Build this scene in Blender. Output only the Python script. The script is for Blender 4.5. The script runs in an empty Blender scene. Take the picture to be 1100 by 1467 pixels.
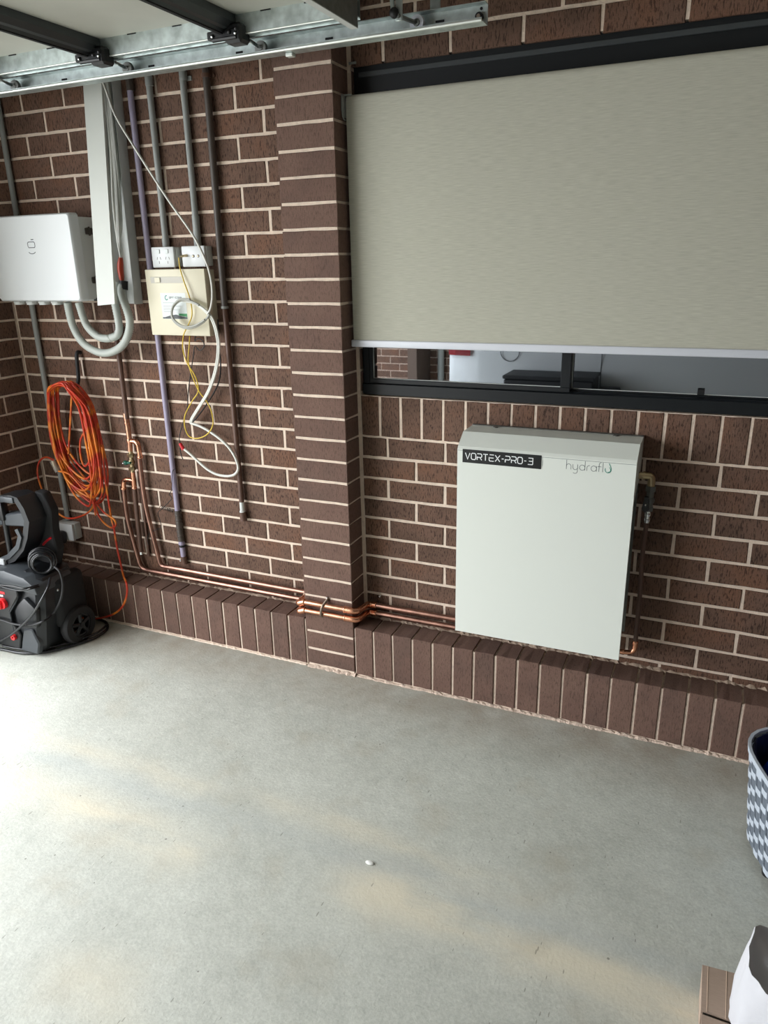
import bpy, bmesh, math, random
from mathutils import Vector, Matrix
random.seed(7)
SC = bpy.context.scene
COL = SC.collection
PI = math.pi

# ------------------------------------------------------------------ camera, sky, light, exposure
cam_data = bpy.data.cameras.new('camera')
cam = bpy.data.objects.new('camera', cam_data)
COL.objects.link(cam)
cam.location = (1.5019, -2.6025, 1.6942)
cam.rotation_euler = (math.radians(71.1175), math.radians(1.1661), math.radians(23.8487))
cam_data.sensor_fit = 'VERTICAL'
cam_data.sensor_height = 36.0
cam_data.sensor_width = 27.0
cam_data.lens = 36.0 * 1052.58 / 1467.0
cam_data.clip_start = 0.02
SC.camera = cam

world = bpy.data.worlds.new('overcast_sky')
SC.world = world
world.use_nodes = True
wn, wl = world.node_tree.nodes, world.node_tree.links
wn.clear()
w_out = wn.new('ShaderNodeOutputWorld')
w_bg = wn.new('ShaderNodeBackground')
w_tc = wn.new('ShaderNodeTexCoord')
w_sep = wn.new('ShaderNodeSeparateXYZ')
w_ramp = wn.new('ShaderNodeValToRGB')
w_ramp.color_ramp.elements[0].position = 0.0
w_ramp.color_ramp.elements[0].color = (0.86, 0.89, 0.92, 1)
w_ramp.color_ramp.elements[1].position = 0.9
w_ramp.color_ramp.elements[1].color = (1.12, 1.15, 1.19, 1)
wl.new(w_tc.outputs['Generated'], w_sep.inputs[0])
wl.new(w_sep.outputs['Z'], w_ramp.inputs[0])
wl.new(w_ramp.outputs[0], w_bg.inputs['Color'])
w_bg.inputs['Strength'].default_value = 9.6
wl.new(w_bg.outputs[0], w_out.inputs[0])

# the open garage doorway on the left lets the sky in: a light portal helps the renderer sample it
portal_data = bpy.data.lights.new('doorway_portal', 'AREA')
portal_data.shape = 'RECTANGLE'
portal_data.size = 4.6
portal_data.size_y = 2.25
portal_data.cycles.is_portal = True
portal = bpy.data.objects.new('doorway_portal', portal_data)
portal.location = (-1.62, -2.9, 1.15)
portal.rotation_euler = (PI / 2, 0, -PI / 2)
portal['kind'] = 'helper'
COL.objects.link(portal)

SC.view_settings.view_transform = 'Standard'
SC.view_settings.look = 'None'
SC.view_settings.exposure = 0.0
SC.view_settings.gamma = 1.0
SC.view_settings.use_curve_mapping = False

# ------------------------------------------------------------------ materials
def s2l(c):
    return tuple(((v / 255) / 12.92 if v / 255 <= 0.04045 else ((v / 255 + 0.055) / 1.055) ** 2.4) for v in c)

MATS = {}
def mat(name, rgb, rough=0.5, metal=0.0, noise=0.0, nscale=20.0, bump=0.0, bscale=60.0, spec=0.5, stretch=(1, 1, 1), coat=0.0):
    """simple principled material with a little procedural colour and relief noise"""
    m = bpy.data.materials.new(name)
    m.use_nodes = True
    nt = m.node_tree
    b = nt.nodes['Principled BSDF']
    c = s2l(rgb)
    b.inputs['Base Color'].default_value = (*c, 1)
    b.inputs['Roughness'].default_value = rough
    b.inputs['Metallic'].default_value = metal
    b.inputs['Specular IOR Level'].default_value = spec
    b.inputs['Coat Weight'].default_value = coat
    tc = nt.nodes.new('ShaderNodeTexCoord')
    mp = nt.nodes.new('ShaderNodeMapping')
    mp.inputs['Scale'].default_value = stretch
    nt.links.new(tc.outputs['Object'], mp.inputs[0])
    if noise > 0:
        n = nt.nodes.new('ShaderNodeTexNoise')
        n.inputs['Scale'].default_value = nscale
        n.inputs['Detail'].default_value = 4
        nt.links.new(mp.outputs[0], n.inputs['Vector'])
        r = nt.nodes.new('ShaderNodeValToRGB')
        r.color_ramp.elements[0].position = 0.3
        r.color_ramp.elements[1].position = 0.7
        r.color_ramp.elements[0].color = (*[v * (1 - noise) for v in c], 1)
        r.color_ramp.elements[1].color = (*[min(1, v * (1 + noise)) for v in c], 1)
        nt.links.new(n.outputs[0], r.inputs[0])
        nt.links.new(r.outputs[0], b.inputs['Base Color'])
    if bump > 0:
        n2 = nt.nodes.new('ShaderNodeTexNoise')
        n2.inputs['Scale'].default_value = bscale
        n2.inputs['Detail'].default_value = 3
        nt.links.new(mp.outputs[0], n2.inputs['Vector'])
        bp = nt.nodes.new('ShaderNodeBump')
        bp.inputs['Strength'].default_value = bump
        bp.inputs['Distance'].default_value = 0.004
        nt.links.new(n2.outputs[0], bp.inputs['Height'])
        nt.links.new(bp.outputs[0], b.inputs['Normal'])
    MATS[name] = m
    return m

def nodes_of(m):
    return m.node_tree.nodes, m.node_tree.links

def brick_material(name, base, dark, warm, pits, groove):
    """per-brick tone from the object's random value, warm patches, pits and vertical wire-cut grooves"""
    m = bpy.data.materials.new(name)
    m.use_nodes = True
    N, Lk = nodes_of(m)
    b = N['Principled BSDF']
    b.inputs['Roughness'].default_value = 0.85
    b.inputs['Specular IOR Level'].default_value = 0.3
    oi = N.new('ShaderNodeObjectInfo')
    tc = N.new('ShaderNodeTexCoord')
    mul = N.new('ShaderNodeMath'); mul.operation = 'MULTIPLY'; mul.inputs[1].default_value = 37.0
    Lk.new(oi.outputs['Random'], mul.inputs[0])
    add = N.new('ShaderNodeVectorMath'); add.operation = 'ADD'
    Lk.new(tc.outputs['Object'], add.inputs[0])
    Lk.new(mul.outputs[0], add.inputs[1])
    # broad patches
    n1 = N.new('ShaderNodeTexNoise'); n1.inputs['Scale'].default_value = 9; n1.inputs['Detail'].default_value = 5
    Lk.new(add.outputs[0], n1.inputs['Vector'])
    mixn = N.new('ShaderNodeMath'); mixn.operation = 'MULTIPLY_ADD'
    mixn.inputs[1].default_value = 0.30; mixn.inputs[2].default_value = -0.15
    Lk.new(oi.outputs['Random'], mixn.inputs[0])
    a2 = N.new('ShaderNodeMath'); a2.operation = 'ADD'
    Lk.new(n1.outputs[0], a2.inputs[0]); Lk.new(mixn.outputs[0], a2.inputs[1])
    r = N.new('ShaderNodeValToRGB')
    e = r.color_ramp.elements
    e[0].position = 0.3; e[0].color = (*s2l(dark), 1)
    e[1].position = 0.75; e[1].color = (*s2l(warm), 1)
    mid = r.color_ramp.elements.new(0.5); mid.color = (*s2l(base), 1)
    Lk.new(a2.outputs[0], r.inputs[0])
    # vertical wire-cut streaks
    mp = N.new('ShaderNodeMapping'); mp.inputs['Scale'].default_value = (1, 1, 0.22)
    Lk.new(add.outputs[0], mp.inputs[0])
    n2 = N.new('ShaderNodeTexNoise'); n2.inputs['Scale'].default_value = 260; n2.inputs['Detail'].default_value = 2
    Lk.new(mp.outputs[0], n2.inputs['Vector'])
    r2 = N.new('ShaderNodeValToRGB')
    r2.color_ramp.elements[0].position = 0.37 - 0.06 * (1 - pits); r2.color_ramp.elements[0].color = (0.28, 0.26, 0.25, 1)
    r2.color_ramp.elements[1].position = 0.47; r2.color_ramp.elements[1].color = (1, 1, 1, 1)
    Lk.new(n2.outputs[0], r2.inputs[0])
    n3 = N.new('ShaderNodeTexNoise'); n3.inputs['Scale'].default_value = 420; n3.inputs['Detail'].default_value = 2
    Lk.new(add.outputs[0], n3.inputs['Vector'])
    r3 = N.new('ShaderNodeValToRGB')
    r3.color_ramp.elements[0].position = 0.2; r3.color_ramp.elements[0].color = (0.78, 0.77, 0.76, 1)
    r3.color_ramp.elements[1].position = 0.8; r3.color_ramp.elements[1].color = (1.2, 1.2, 1.2, 1)
    Lk.new(n3.outputs[0], r3.inputs[0])
    x1 = N.new('ShaderNodeMix'); x1.data_type = 'RGBA'; x1.blend_type = 'MULTIPLY'; x1.inputs[0].default_value = pits
    Lk.new(r.outputs[0], x1.inputs[6]); Lk.new(r2.outputs[0], x1.inputs[7])
    x2 = N.new('ShaderNodeMix'); x2.data_type = 'RGBA'; x2.blend_type = 'MULTIPLY'; x2.inputs[0].default_value = 1
    Lk.new(x1.outputs[2], x2.inputs[6]); Lk.new(r3.outputs[0], x2.inputs[7])
    Lk.new(x2.outputs[2], b.inputs['Base Color'])
    bp = N.new('ShaderNodeBump'); bp.inputs['Strength'].default_value = groove; bp.inputs['Distance'].default_value = 0.003
    Lk.new(n2.outputs[0], bp.inputs['Height'])
    Lk.new(bp.outputs[0], b.inputs['Normal'])
    MATS[name] = m
    return m

brick_material('brick_wirecut', (108, 83, 70), (96, 74, 62), (114, 83, 66), 0.85, 0.5)
brick_material('brick_smooth', (108, 84, 74), (100, 79, 70), (113, 89, 78), 0.45, 0.2)
mat('mortar', (222, 203, 185), 0.95, noise=0.1, nscale=40, bump=0.8, bscale=220)
mat('mortar_base', (196, 176, 160), 0.95, noise=0.2, nscale=60, bump=1.0, bscale=160)
mat('mortar_dirty', (168, 148, 130), 0.95, noise=0.3, nscale=30, bump=1.0, bscale=120)
mat('white_powder_coat', (222, 226, 218), 0.42, spec=0.4, bump=0.04, bscale=500)
mat('trunking_white', (200, 203, 196), 0.45)
mat('white_plastic', (212, 215, 215), 0.35, spec=0.5)
mat('grey_white_metal', (205, 208, 204), 0.5)
mat('cream_plastic', (216, 209, 184), 0.45)
mat('grey_plastic', (150, 152, 148), 0.5)
mat('conduit_grey', (146, 149, 146), 0.5)
mat('flex_conduit', (176, 181, 174), 0.5)
mat('purple_pvc', (158, 150, 172), 0.35)
mat('pipe_brown_paint', (92, 66, 54), 0.45, noise=0.15, nscale=12)
mat('pipe_dark_grey', (74, 66, 60), 0.5)
mat('copper', (214, 158, 130), 0.3, metal=1.0, noise=0.25, nscale=26)
mat('copper_dull', (160, 122, 108), 0.36, metal=1.0, noise=0.25, nscale=18)
mat('copper_bright', (228, 164, 132), 0.25, metal=1.0, noise=0.2, nscale=60)
mat('brass', (186, 168, 134), 0.35, metal=1.0)
mat('galvanised', (188, 198, 196), 0.42, metal=0.85, noise=0.22, nscale=34, bump=0.08, bscale=40)
mat('galvanised_lip', (222, 226, 220), 0.35, metal=0.6)
mat('steel_dull', (120, 122, 118), 0.5, metal=0.7, noise=0.15, nscale=60)
mat('zinc_clip', (150, 135, 120), 0.45, metal=0.8)
mat('chrome', (225, 228, 228), 0.12, metal=1.0)
mat('door_inner', (186, 186, 176), 0.55, noise=0.05, nscale=6)
mat('black_frame', (17, 21, 24), 0.42, spec=0.35)
mat('frame_reflection_grey', (58, 62, 64), 0.4)
mat('black_plastic', (20, 21, 23), 0.4)
mat('black_rubber', (22, 22, 24), 0.55)
mat('soft_black', (14, 15, 17), 0.75)
mat('black_glossy', (30, 31, 34), 0.22)
mat('washer_dark', (27, 29, 32), 0.42, noise=0.05, nscale=60, bump=0.05, bscale=400)
mat('washer_grey', (60, 64, 68), 0.4)
mat('steel_paint', (72, 76, 78), 0.35, metal=0.5)
mat('washer_highlight', (196, 200, 202), 0.35)
mat('red_plastic', (226, 40, 44), 0.3)
mat('orange_sleeve', (176, 62, 36), 0.4)
mat('yellow_cable', (216, 184, 60), 0.4)
mat('white_cable', (214, 214, 206), 0.4)
mat('grey_cable', (168, 168, 160), 0.4)
mat('red_cap', (200, 30, 40), 0.35)
mat('sticker_black', (16, 17, 18), 0.35)
mat('ink_white', (240, 242, 242), 0.5)
mat('ink_grey', (88, 96, 98), 0.5)
mat('ink_teal', (38, 130, 112), 0.4)
mat('ink_dark', (60, 64, 66), 0.5)
mat('paper_white', (222, 228, 226), 0.6)
mat('label_window', (168, 162, 146), 0.3)
mat('label_green', (26, 138, 70), 0.5)
mat('valve_green', (20, 92, 72), 0.35)
mat('rail_white', (206, 209, 216), 0.35)
mat('ceiling_paint', (212, 210, 204), 0.8)
mat('wall_paint', (92, 76, 66), 0.8)
mat('far_brick', (112, 90, 78), 0.9)
mat('cardboard', (158, 138, 122), 0.85, noise=0.06, nscale=40, stretch=(1, 8, 1))
mat('cardboard_edge', (196, 172, 150), 0.85)
mat('cloth_white', (190, 190, 194), 0.9, bump=0.25, bscale=60)
mat('blue_plastic', (34, 96, 225), 0.3, bump=0.5, bscale=12)
mat('navy_cloth', (18, 26, 60), 0.8)
mat('basket_light', (178, 186, 196), 0.5)
mat('basket_grey', (96, 104, 114), 0.5)
mat('basket_dark', (30, 40, 66), 0.5)
mat('pebble_white', (225, 225, 220), 0.6)
mat('car_paint', (206, 210, 212), 0.25, coat=0.6)
mat('car_glass', (18, 22, 26), 0.08)
mat('tail_red', (170, 12, 30), 0.2)
mat('tyre', (24, 24, 25), 0.7)
mat('alloy', (150, 152, 155), 0.3, metal=0.8)
mat('fence_steel', (62, 70, 78), 0.5)
mat('paving', (120, 120, 116), 0.9, noise=0.1, nscale=8)
mat('driveway_concrete', (146, 146, 141), 0.9, noise=0.08, nscale=5)
mat('storage_black', (24, 25, 29), 0.6, noise=0.4, nscale=120)

def cord_material():
    """orange flex that shades into yellow along its coils"""
    m = bpy.data.materials.new('orange_cord'); m.use_nodes = True
    N, Lk = nodes_of(m)
    b = N['Principled BSDF']; b.inputs['Roughness'].default_value = 0.35
    tc = N.new('ShaderNodeTexCoord')
    n = N.new('ShaderNodeTexNoise'); n.inputs['Scale'].default_value = 14; n.inputs['Detail'].default_value = 1
    Lk.new(tc.outputs['Object'], n.inputs['Vector'])
    r = N.new('ShaderNodeValToRGB')
    r.color_ramp.elements[0].position = 0.45; r.color_ramp.elements[0].color = (*s2l((190, 54, 30)), 1)
    r.color_ramp.elements[1].position = 0.62; r.color_ramp.elements[1].color = (*s2l((226, 132, 44)), 1)
    Lk.new(n.outputs[0], r.inputs[0]); Lk.new(r.outputs[0], b.inputs['Base Color'])
    MATS['orange_cord'] = m
cord_material()

def blind_material():
    m = bpy.data.materials.new('blind_fabric'); m.use_nodes = True
    N, Lk = nodes_of(m)
    b = N['Principled BSDF']; b.inputs['Roughness'].default_value = 0.9; b.inputs['Specular IOR Level'].default_value = 0.15
    tc = N.new('ShaderNodeTexCoord')
    mp = N.new('ShaderNodeMapping'); mp.inputs['Scale'].default_value = (22, 1, 500)
    Lk.new(tc.outputs['Object'], mp.inputs[0])
    n = N.new('ShaderNodeTexNoise'); n.inputs['Scale'].default_value = 1; n.inputs['Detail'].default_value = 3
    Lk.new(mp.outputs[0], n.inputs['Vector'])
    r = N.new('ShaderNodeValToRGB')
    r.color_ramp.elements[0].position = 0.25; r.color_ramp.elements[0].color = (*s2l((172, 170, 156)), 1)
    r.color_ramp.elements[1].position = 0.75; r.color_ramp.elements[1].color = (*s2l((194, 193, 178)), 1)
    Lk.new(n.outputs[0], r.inputs[0]); Lk.new(r.outputs[0], b.inputs['Base Color'])
    bp = N.new('ShaderNodeBump'); bp.inputs['Strength'].default_value = 0.12; bp.inputs['Distance'].default_value = 0.001
    Lk.new(n.outputs[0], bp.inputs['Height']); Lk.new(bp.outputs[0], b.inputs['Normal'])
    MATS['blind_fabric'] = m
blind_material()

def glass_material():
    """tinted window glass, with mirror-like reflection of the garage"""
    m = bpy.data.materials.new('tinted_glass'); m.use_nodes = True
    N, Lk = nodes_of(m); N.clear()
    out = N.new('ShaderNodeOutputMaterial')
    g = N.new('ShaderNodeBsdfGlossy'); g.inputs['Roughness'].default_value = 0.015; g.inputs['Color'].default_value = (0.9, 0.95, 1, 1)
    t = N.new('ShaderNodeBsdfTransparent'); t.inputs['Color'].default_value = (0.13, 0.14, 0.15, 1)
    mx = N.new('ShaderNodeMixShader'); mx.inputs[0].default_value = 0.32
    Lk.new(t.outputs[0], mx.inputs[1]); Lk.new(g.outputs[0], mx.inputs[2]); Lk.new(mx.outputs[0], out.inputs[0])
    MATS['tinted_glass'] = m
glass_material()

def clear_plastic():
    m = bpy.data.materials.new('clear_plastic'); m.use_nodes = True
    b = m.node_tree.nodes['Principled BSDF']
    b.inputs['Base Color'].default_value = (0.8, 0.75, 0.65, 1); b.inputs['Roughness'].default_value = 0.15
    b.inputs['Transmission Weight'].default_value = 0.7
    MATS['clear_plastic'] = m
clear_plastic()

def floor_material():
    m = bpy.data.materials.new('concrete_floor'); m.use_nodes = True
    N, Lk = nodes_of(m)
    b = N['Principled BSDF']; b.inputs['Roughness'].default_value = 0.62; b.inputs['Specular IOR Level'].default_value = 0.35
    tc = N.new('ShaderNodeTexCoord')
    P = tc.outputs['Object']
    def noise(scale, detail=4, stretch=None, rough=0.55):
        v = P
        if stretch:
            mp = N.new('ShaderNodeMapping'); mp.inputs['Scale'].default_value = stretch
            Lk.new(P, mp.inputs[0]); v = mp.outputs[0]
        n = N.new('ShaderNodeTexNoise'); n.inputs['Scale'].default_value = scale; n.inputs['Detail'].default_value = detail
        n.inputs['Roughness'].default_value = rough
        Lk.new(v, n.inputs['Vector']); return n.outputs[0]
    def ramp(src, a, b_, ca, cb):
        r = N.new('ShaderNodeValToRGB')
        r.color_ramp.elements[0].position = a; r.color_ramp.elements[1].position = b_
        r.color_ramp.elements[0].color = (*ca, 1); r.color_ramp.elements[1].color = (*cb, 1)
        Lk.new(src, r.inputs[0]); return r.outputs[0]
    def mix(fac, a, b_, mode='MIX'):
        x = N.new('ShaderNodeMix'); x.data_type = 'RGBA'; x.blend_type = mode
        if isinstance(fac, float): x.inputs[0].default_value = fac
        else: Lk.new(fac, x.inputs[0])
        if isinstance(a, tuple): x.inputs[6].default_value = (*a, 1)
        else: Lk.new(a, x.inputs[6])
        if isinstance(b_, tuple): x.inputs[7].default_value = (*b_, 1)
        else: Lk.new(b_, x.inputs[7])
        return x.outputs[2]
    def mth(op, a, b_=None, c=None):
        x = N.new('ShaderNodeMath'); x.operation = op
        for i, v in enumerate((a, b_, c)):
            if v is None: continue
            if isinstance(v, (int, float)): x.inputs[i].default_value = v
            else: Lk.new(v, x.inputs[i])
        return x.outputs[0]
    W1, K0 = (1, 1, 1), (0, 0, 0)
    base = ramp(noise(3.2, 6), 0.3, 0.7, s2l((176, 178, 169)), s2l((191, 193, 184)))
    fine = ramp(noise(150, 5, None, 0.7), 0.3, 0.7, (0.84, 0.84, 0.84), (1.13, 1.13, 1.13))
    col = mix(1.0, base, fine, 'MULTIPLY')
    mid = ramp(noise(26, 4), 0.3, 0.7, (0.93, 0.93, 0.93), (1.06, 1.06, 1.06))
    col = mix(1.0, col, mid, 'MULTIPLY')
    # long worn tan bands running beside the wall
    sep = N.new('ShaderNodeSeparateXYZ'); Lk.new(P, sep.inputs[0])
    X, Yc = sep.outputs['X'], sep.outputs['Y']
    wob = noise(1.6, 3)
    def band(y0, slope, width, x0, x1, amt, seed):
        c = mth('MULTIPLY_ADD', X, slope, y0)
        d = mth('SUBTRACT', Yc, c)
        d = mth('MULTIPLY_ADD', mth('SUBTRACT', wob, 0.5), 0.16, d)
        g = mth('POWER', 2.718, mth('MULTIPLY', mth('MULTIPLY', d, d), -1.0 / (width * width)))
        a = N.new('ShaderNodeMapRange'); a.interpolation_type = 'SMOOTHSTEP'; Lk.new(X, a.inputs[0])
        a.inputs[1].default_value = x0; a.inputs[2].default_value = x0 + 0.25
        z = N.new('ShaderNodeMapRange'); z.interpolation_type = 'SMOOTHSTEP'; Lk.new(X, z.inputs[0])
        z.inputs[1].default_value = x1 - 0.15; z.inputs[2].default_value = x1; z.inputs[3].default_value = 1; z.inputs[4].default_value = 0
        f = mth('MULTIPLY', mth('MULTIPLY', g, a.outputs[0]), z.outputs[0])
        nn = ramp(noise(6 + seed, 4, (0.35, 1, 1)), 0.3, 0.6, K0, W1)
        return mth('MULTIPLY', mth('MULTIPLY', f, nn), amt)
    tan = s2l((207, 200, 180))
    for bnd in ((-1.22, 0.02, 0.075, -1.3, 0.32, 0.95, 0), (-0.90, -0.08, 0.05, 0.1, 1.3, 0.6, 1.5), (-1.10, -0.03, 0.09, 0.55, 1.75, 1.0, 3),
                (-0.98, 0.0, 0.05, -1.4, 0.2, 0.45, 5), (-1.68, 0.0, 0.09, 0.0, 0.5, 0.5, 2)):
        col = mix(band(*bnd), col, tan)
    # bluish damp streaks between them
    blue = s2l((166, 172, 172))
    for bnd in ((-1.06, 0.0, 0.05, -1.2, 0.8, 0.35, 4), (-1.03, -0.02, 0.05, 0.6, 1.8, 0.35, 2.2)):
        col = mix(band(*bnd), col, blue)
    # brown dirt along the wall and blotches
    dirt = ramp(noise(4.5, 5), 0.55, 0.75, K0, (0.45, 0.45, 0.45))
    col = mix(dirt, col, s2l((166, 158, 140)))
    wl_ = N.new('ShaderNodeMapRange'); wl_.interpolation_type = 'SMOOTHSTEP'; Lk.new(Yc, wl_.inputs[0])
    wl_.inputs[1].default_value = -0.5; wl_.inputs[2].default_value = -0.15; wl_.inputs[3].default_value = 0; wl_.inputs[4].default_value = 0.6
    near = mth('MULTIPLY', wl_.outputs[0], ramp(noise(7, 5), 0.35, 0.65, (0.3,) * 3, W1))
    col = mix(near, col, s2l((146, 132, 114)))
    # small dark chips and pits
    v = N.new('ShaderNodeTexVoronoi'); v.inputs['Scale'].default_value = 9; v.inputs['Randomness'].default_value = 1
    Lk.new(P, v.inputs['Vector'])
    th = mth('MULTIPLY', noise(3, 2), 0.085)
    chip = mth('LESS_THAN', v.outputs['Distance'], mth('SUBTRACT', th, 0.016))
    col = mix(mth('MULTIPLY', chip, 0.6), col, s2l((84, 80, 70)))
    mpc = N.new('ShaderNodeMapping'); mpc.inputs['Scale'].default_value = (62, 15, 1); mpc.inputs['Rotation'].default_value = (0, 0, 0.35)
    Lk.new(P, mpc.inputs[0])
    v2 = N.new('ShaderNodeTexVoronoi'); v2.inputs['Scale'].default_value = 1.0; Lk.new(mpc.outputs[0], v2.inputs['Vector'])
    nick = mth('LESS_THAN', v2.outputs['Distance'], mth('SUBTRACT', mth('MULTIPLY', noise(5, 3), 0.50), 0.195))
    col = mix(mth('MULTIPLY', nick, 0.5), col, s2l((96, 92, 80)))
    chip = mth('MAXIMUM', chip, nick)
    # fine scratches
    sc = ramp(noise(20, 3, (8, 0.5, 1)), 0.69, 0.72, K0, (0.25,) * 3)
    col = mix(sc, col, s2l((120, 118, 108)))
    sc2 = ramp(noise(24, 3, (0.35, 6, 1)), 0.68, 0.71, K0, (0.3,) * 3)
    col = mix(sc2, col, s2l((196, 196, 188)))
    Lk.new(col, b.inputs['Base Color'])
    hb = mth('ADD', mth('MULTIPLY', noise(120, 4), 0.5), mth('MULTIPLY', chip, -1.5))
    bp = N.new('ShaderNodeBump'); bp.inputs['Strength'].default_value = 0.5; bp.inputs['Distance'].default_value = 0.004
    Lk.new(hb, bp.inputs['Height']); Lk.new(bp.outputs[0], b.inputs['Normal'])
    MATS['concrete_floor'] = m
floor_material()

# ------------------------------------------------------------------ mesh helpers
class MB:
    """collects shapes in world coordinates; build() links them as one mesh object"""
    def __init__(self):
        self.v, self.f, self.mi, self.mats = [], [], [], []
        self.cur = 0
    def use(self, m):
        if m not in self.mats: self.mats.append(m)
        self.cur = self.mats.index(m)
        return self
    def add(self, vs, fs):
        o = len(self.v)
        self.v += [tuple(p) for p in vs]
        for f in fs:
            self.f.append([i + o for i in f]); self.mi.append(self.cur)
        return self
    def box(self, x0, y0, z0, x1, y1, z1):
        return self.hexa([(x0, y0, z0), (x1, y0, z0), (x1, y1, z0), (x0, y1, z0), (x0, y0, z1), (x1, y0, z1), (x1, y1, z1), (x0, y1, z1)])
    def hexa(self, p):
        return self.add(p, [(3, 2, 1, 0), (4, 5, 6, 7), (0, 1, 5, 4), (1, 2, 6, 5), (2, 3, 7, 6), (3, 0, 4, 7)])
    def bbox(self, x0, y0, z0, x1, y1, z1, r=0.003, seg=1):
        """box with bevelled edges"""
        bm = bmesh.new()
        bmesh.ops.create_cube(bm, size=1)
        for q in bm.verts:
            q.co = Vector(((x0 + x1) / 2 + q.co.x * (x1 - x0), (y0 + y1) / 2 + q.co.y * (y1 - y0), (z0 + z1) / 2 + q.co.z * (z1 - z0)))
        bmesh.ops.bevel(bm, geom=bm.edges[:], offset=r, segments=seg, affect='EDGES', profile=0.5)
        return self.from_bm(bm)
    def from_bm(self, bm):
        bm.verts.ensure_lookup_table(); bm.verts.index_update()
        self.add([q.co[:] for q in bm.verts], [[q.index for q in f.verts] for f in bm.faces])
        bm.free()
        return self
    def prism(self, poly, axis, a, b, r=0.0, seg=1):
        """polygon (2D) extruded along an axis; poly coords are the two other axes in order"""
        def P(u, v, w):
            return {'x': (w, u, v), 'y': (u, w, v), 'z': (u, v, w)}[axis]
        bm = bmesh.new()
        va = [bm.verts.new(P(u, v, a)) for u, v in poly]
        vb = [bm.verts.new(P(u, v, b)) for u, v in poly]
        n = len(poly)
        bm.faces.new(va); bm.faces.new(vb[::-1])
        for i in range(n):
            bm.faces.new((va[i], vb[i], vb[(i + 1) % n], va[(i + 1) % n]))
        bmesh.ops.recalc_face_normals(bm, faces=bm.faces[:])
        if r > 0:
            bmesh.ops.bevel(bm, geom=bm.edges[:], offset=r, segments=seg, affect='EDGES', profile=0.5)
        return self.from_bm(bm)
    def loft(self, rings, cap=True):
        n = len(rings[0]); vs = [p for r in rings for p in r]; fs = []
        for k in range(len(rings) - 1):
            for i in range(n):
                fs.append((k * n + i, k * n + (i + 1) % n, (k + 1) * n + (i + 1) % n, (k + 1) * n + i))
        if cap:
            fs.append(list(range(n))[::-1]); fs.append([(len(rings) - 1) * n + i for i in range(n)])
        return self.add(vs, fs)
    def tube(self, pts, r, n=8, closed=False, cap=True, radii=None):
        pts = [Vector(p) for p in pts]
        N_ = len(pts)
        tang = []
        for i in range(N_):
            if closed: t = pts[(i + 1) % N_] - pts[i - 1]
            else: t = pts[min(i + 1, N_ - 1)] - pts[max(i - 1, 0)]
            tang.append(t.normalized() if t.length > 1e-9 else Vector((0, 0, 1)))
        ref = Vector((0, 1, 0)) if abs(tang[0].y) < 0.9 else Vector((1, 0, 0))
        nrm = (ref - tang[0] * ref.dot(tang[0])).normalized()
        rings = []
        for i in range(N_):
            nrm = (nrm - tang[i] * nrm.dot(tang[i]))
            nrm = nrm.normalized() if nrm.length > 1e-6 else tang[i].orthogonal().normalized()
            bi = tang[i].cross(nrm)
            rr = radii[i] if radii else r
            rings.append([tuple(pts[i] + (nrm * math.cos(2 * PI * k / n) + bi * math.sin(2 * PI * k / n)) * rr) for k in range(n)])
        if closed:
            rings.append(rings[0])
            return self.loft(rings, cap=False)
        return self.loft(rings, cap)
    def cyl(self, p, q, r, n=14, r2=None):
        return self.tube([p, q], r, n, radii=[r, r if r2 is None else r2])
    def disc_ring(self, c, axis, r0, r1, w, n=24):
        """washer / tyre shape around an axis"""
        ax = Vector(axis).normalized(); a = ax.orthogonal().normalized(); b = ax.cross(a); c = Vector(c)
        rings = []
        for k in range(n):
            d = a * math.cos(2 * PI * k / n) + b * math.sin(2 * PI * k / n)
            rings.append([tuple(c + d * rr + ax * ww) for rr, ww in ((r0, -w), (r1 * 0.94, -w), (r1, -w * 0.6), (r1, w * 0.6), (r1 * 0.94, w), (r0, w))])
        rings.append(rings[0])
        return self.loft(rings, cap=False)
    def ball(self, c, r, sx=1, sy=1, sz=1, n=10, m=6):
        rings = []
        for j in range(m + 1):
            t = -PI / 2 + PI * j / m
            rr = max(math.cos(t), 0.02)
            rings.append([(c[0] + r * sx * rr * math.cos(2 * PI * i / n), c[1] + r * sy * rr * math.sin(2 * PI * i / n), c[2] + r * sz * math.sin(t)) for i in range(n)])
        return self.loft(rings)
    def build(self, name, material=None, parent=None, smooth=None, origin=None):
        me = bpy.data.meshes.new(name)
        if parent is not None:
            off = Vector(ROOT[parent.name])
        elif origin is not None:
            off = Vector(origin)
        else:
            xs = [p[0] for p in self.v]; ys = [p[1] for p in self.v]; zs = [p[2] for p in self.v]
            off = Vector(((min(xs) + max(xs)) / 2, (min(ys) + max(ys)) / 2, min(zs)))
        me.from_pydata([tuple(Vector(p) - off) for p in self.v], [], self.f)
        if self.mats:
            for mm in self.mats: me.materials.append(MATS[mm])
            me.polygons.foreach_set('material_index', self.mi)
        else:
            me.materials.append(MATS[material])
        bm = bmesh.new(); bm.from_mesh(me)
        bmesh.ops.recalc_face_normals(bm, faces=bm.faces[:]); bm.to_mesh(me); bm.free()
        if smooth:
            me.shade_smooth(); me.set_sharp_from_angle(angle=math.radians(smooth))
        me.update()
        o = bpy.data.objects.new(name, me); COL.objects.link(o)
        if parent is not None:
            o.parent = parent; ROOT[o.name] = ROOT[parent.name]
        else:
            o.location = off; ROOT[o.name] = tuple(off)
        return o
ROOT = {}

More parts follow.
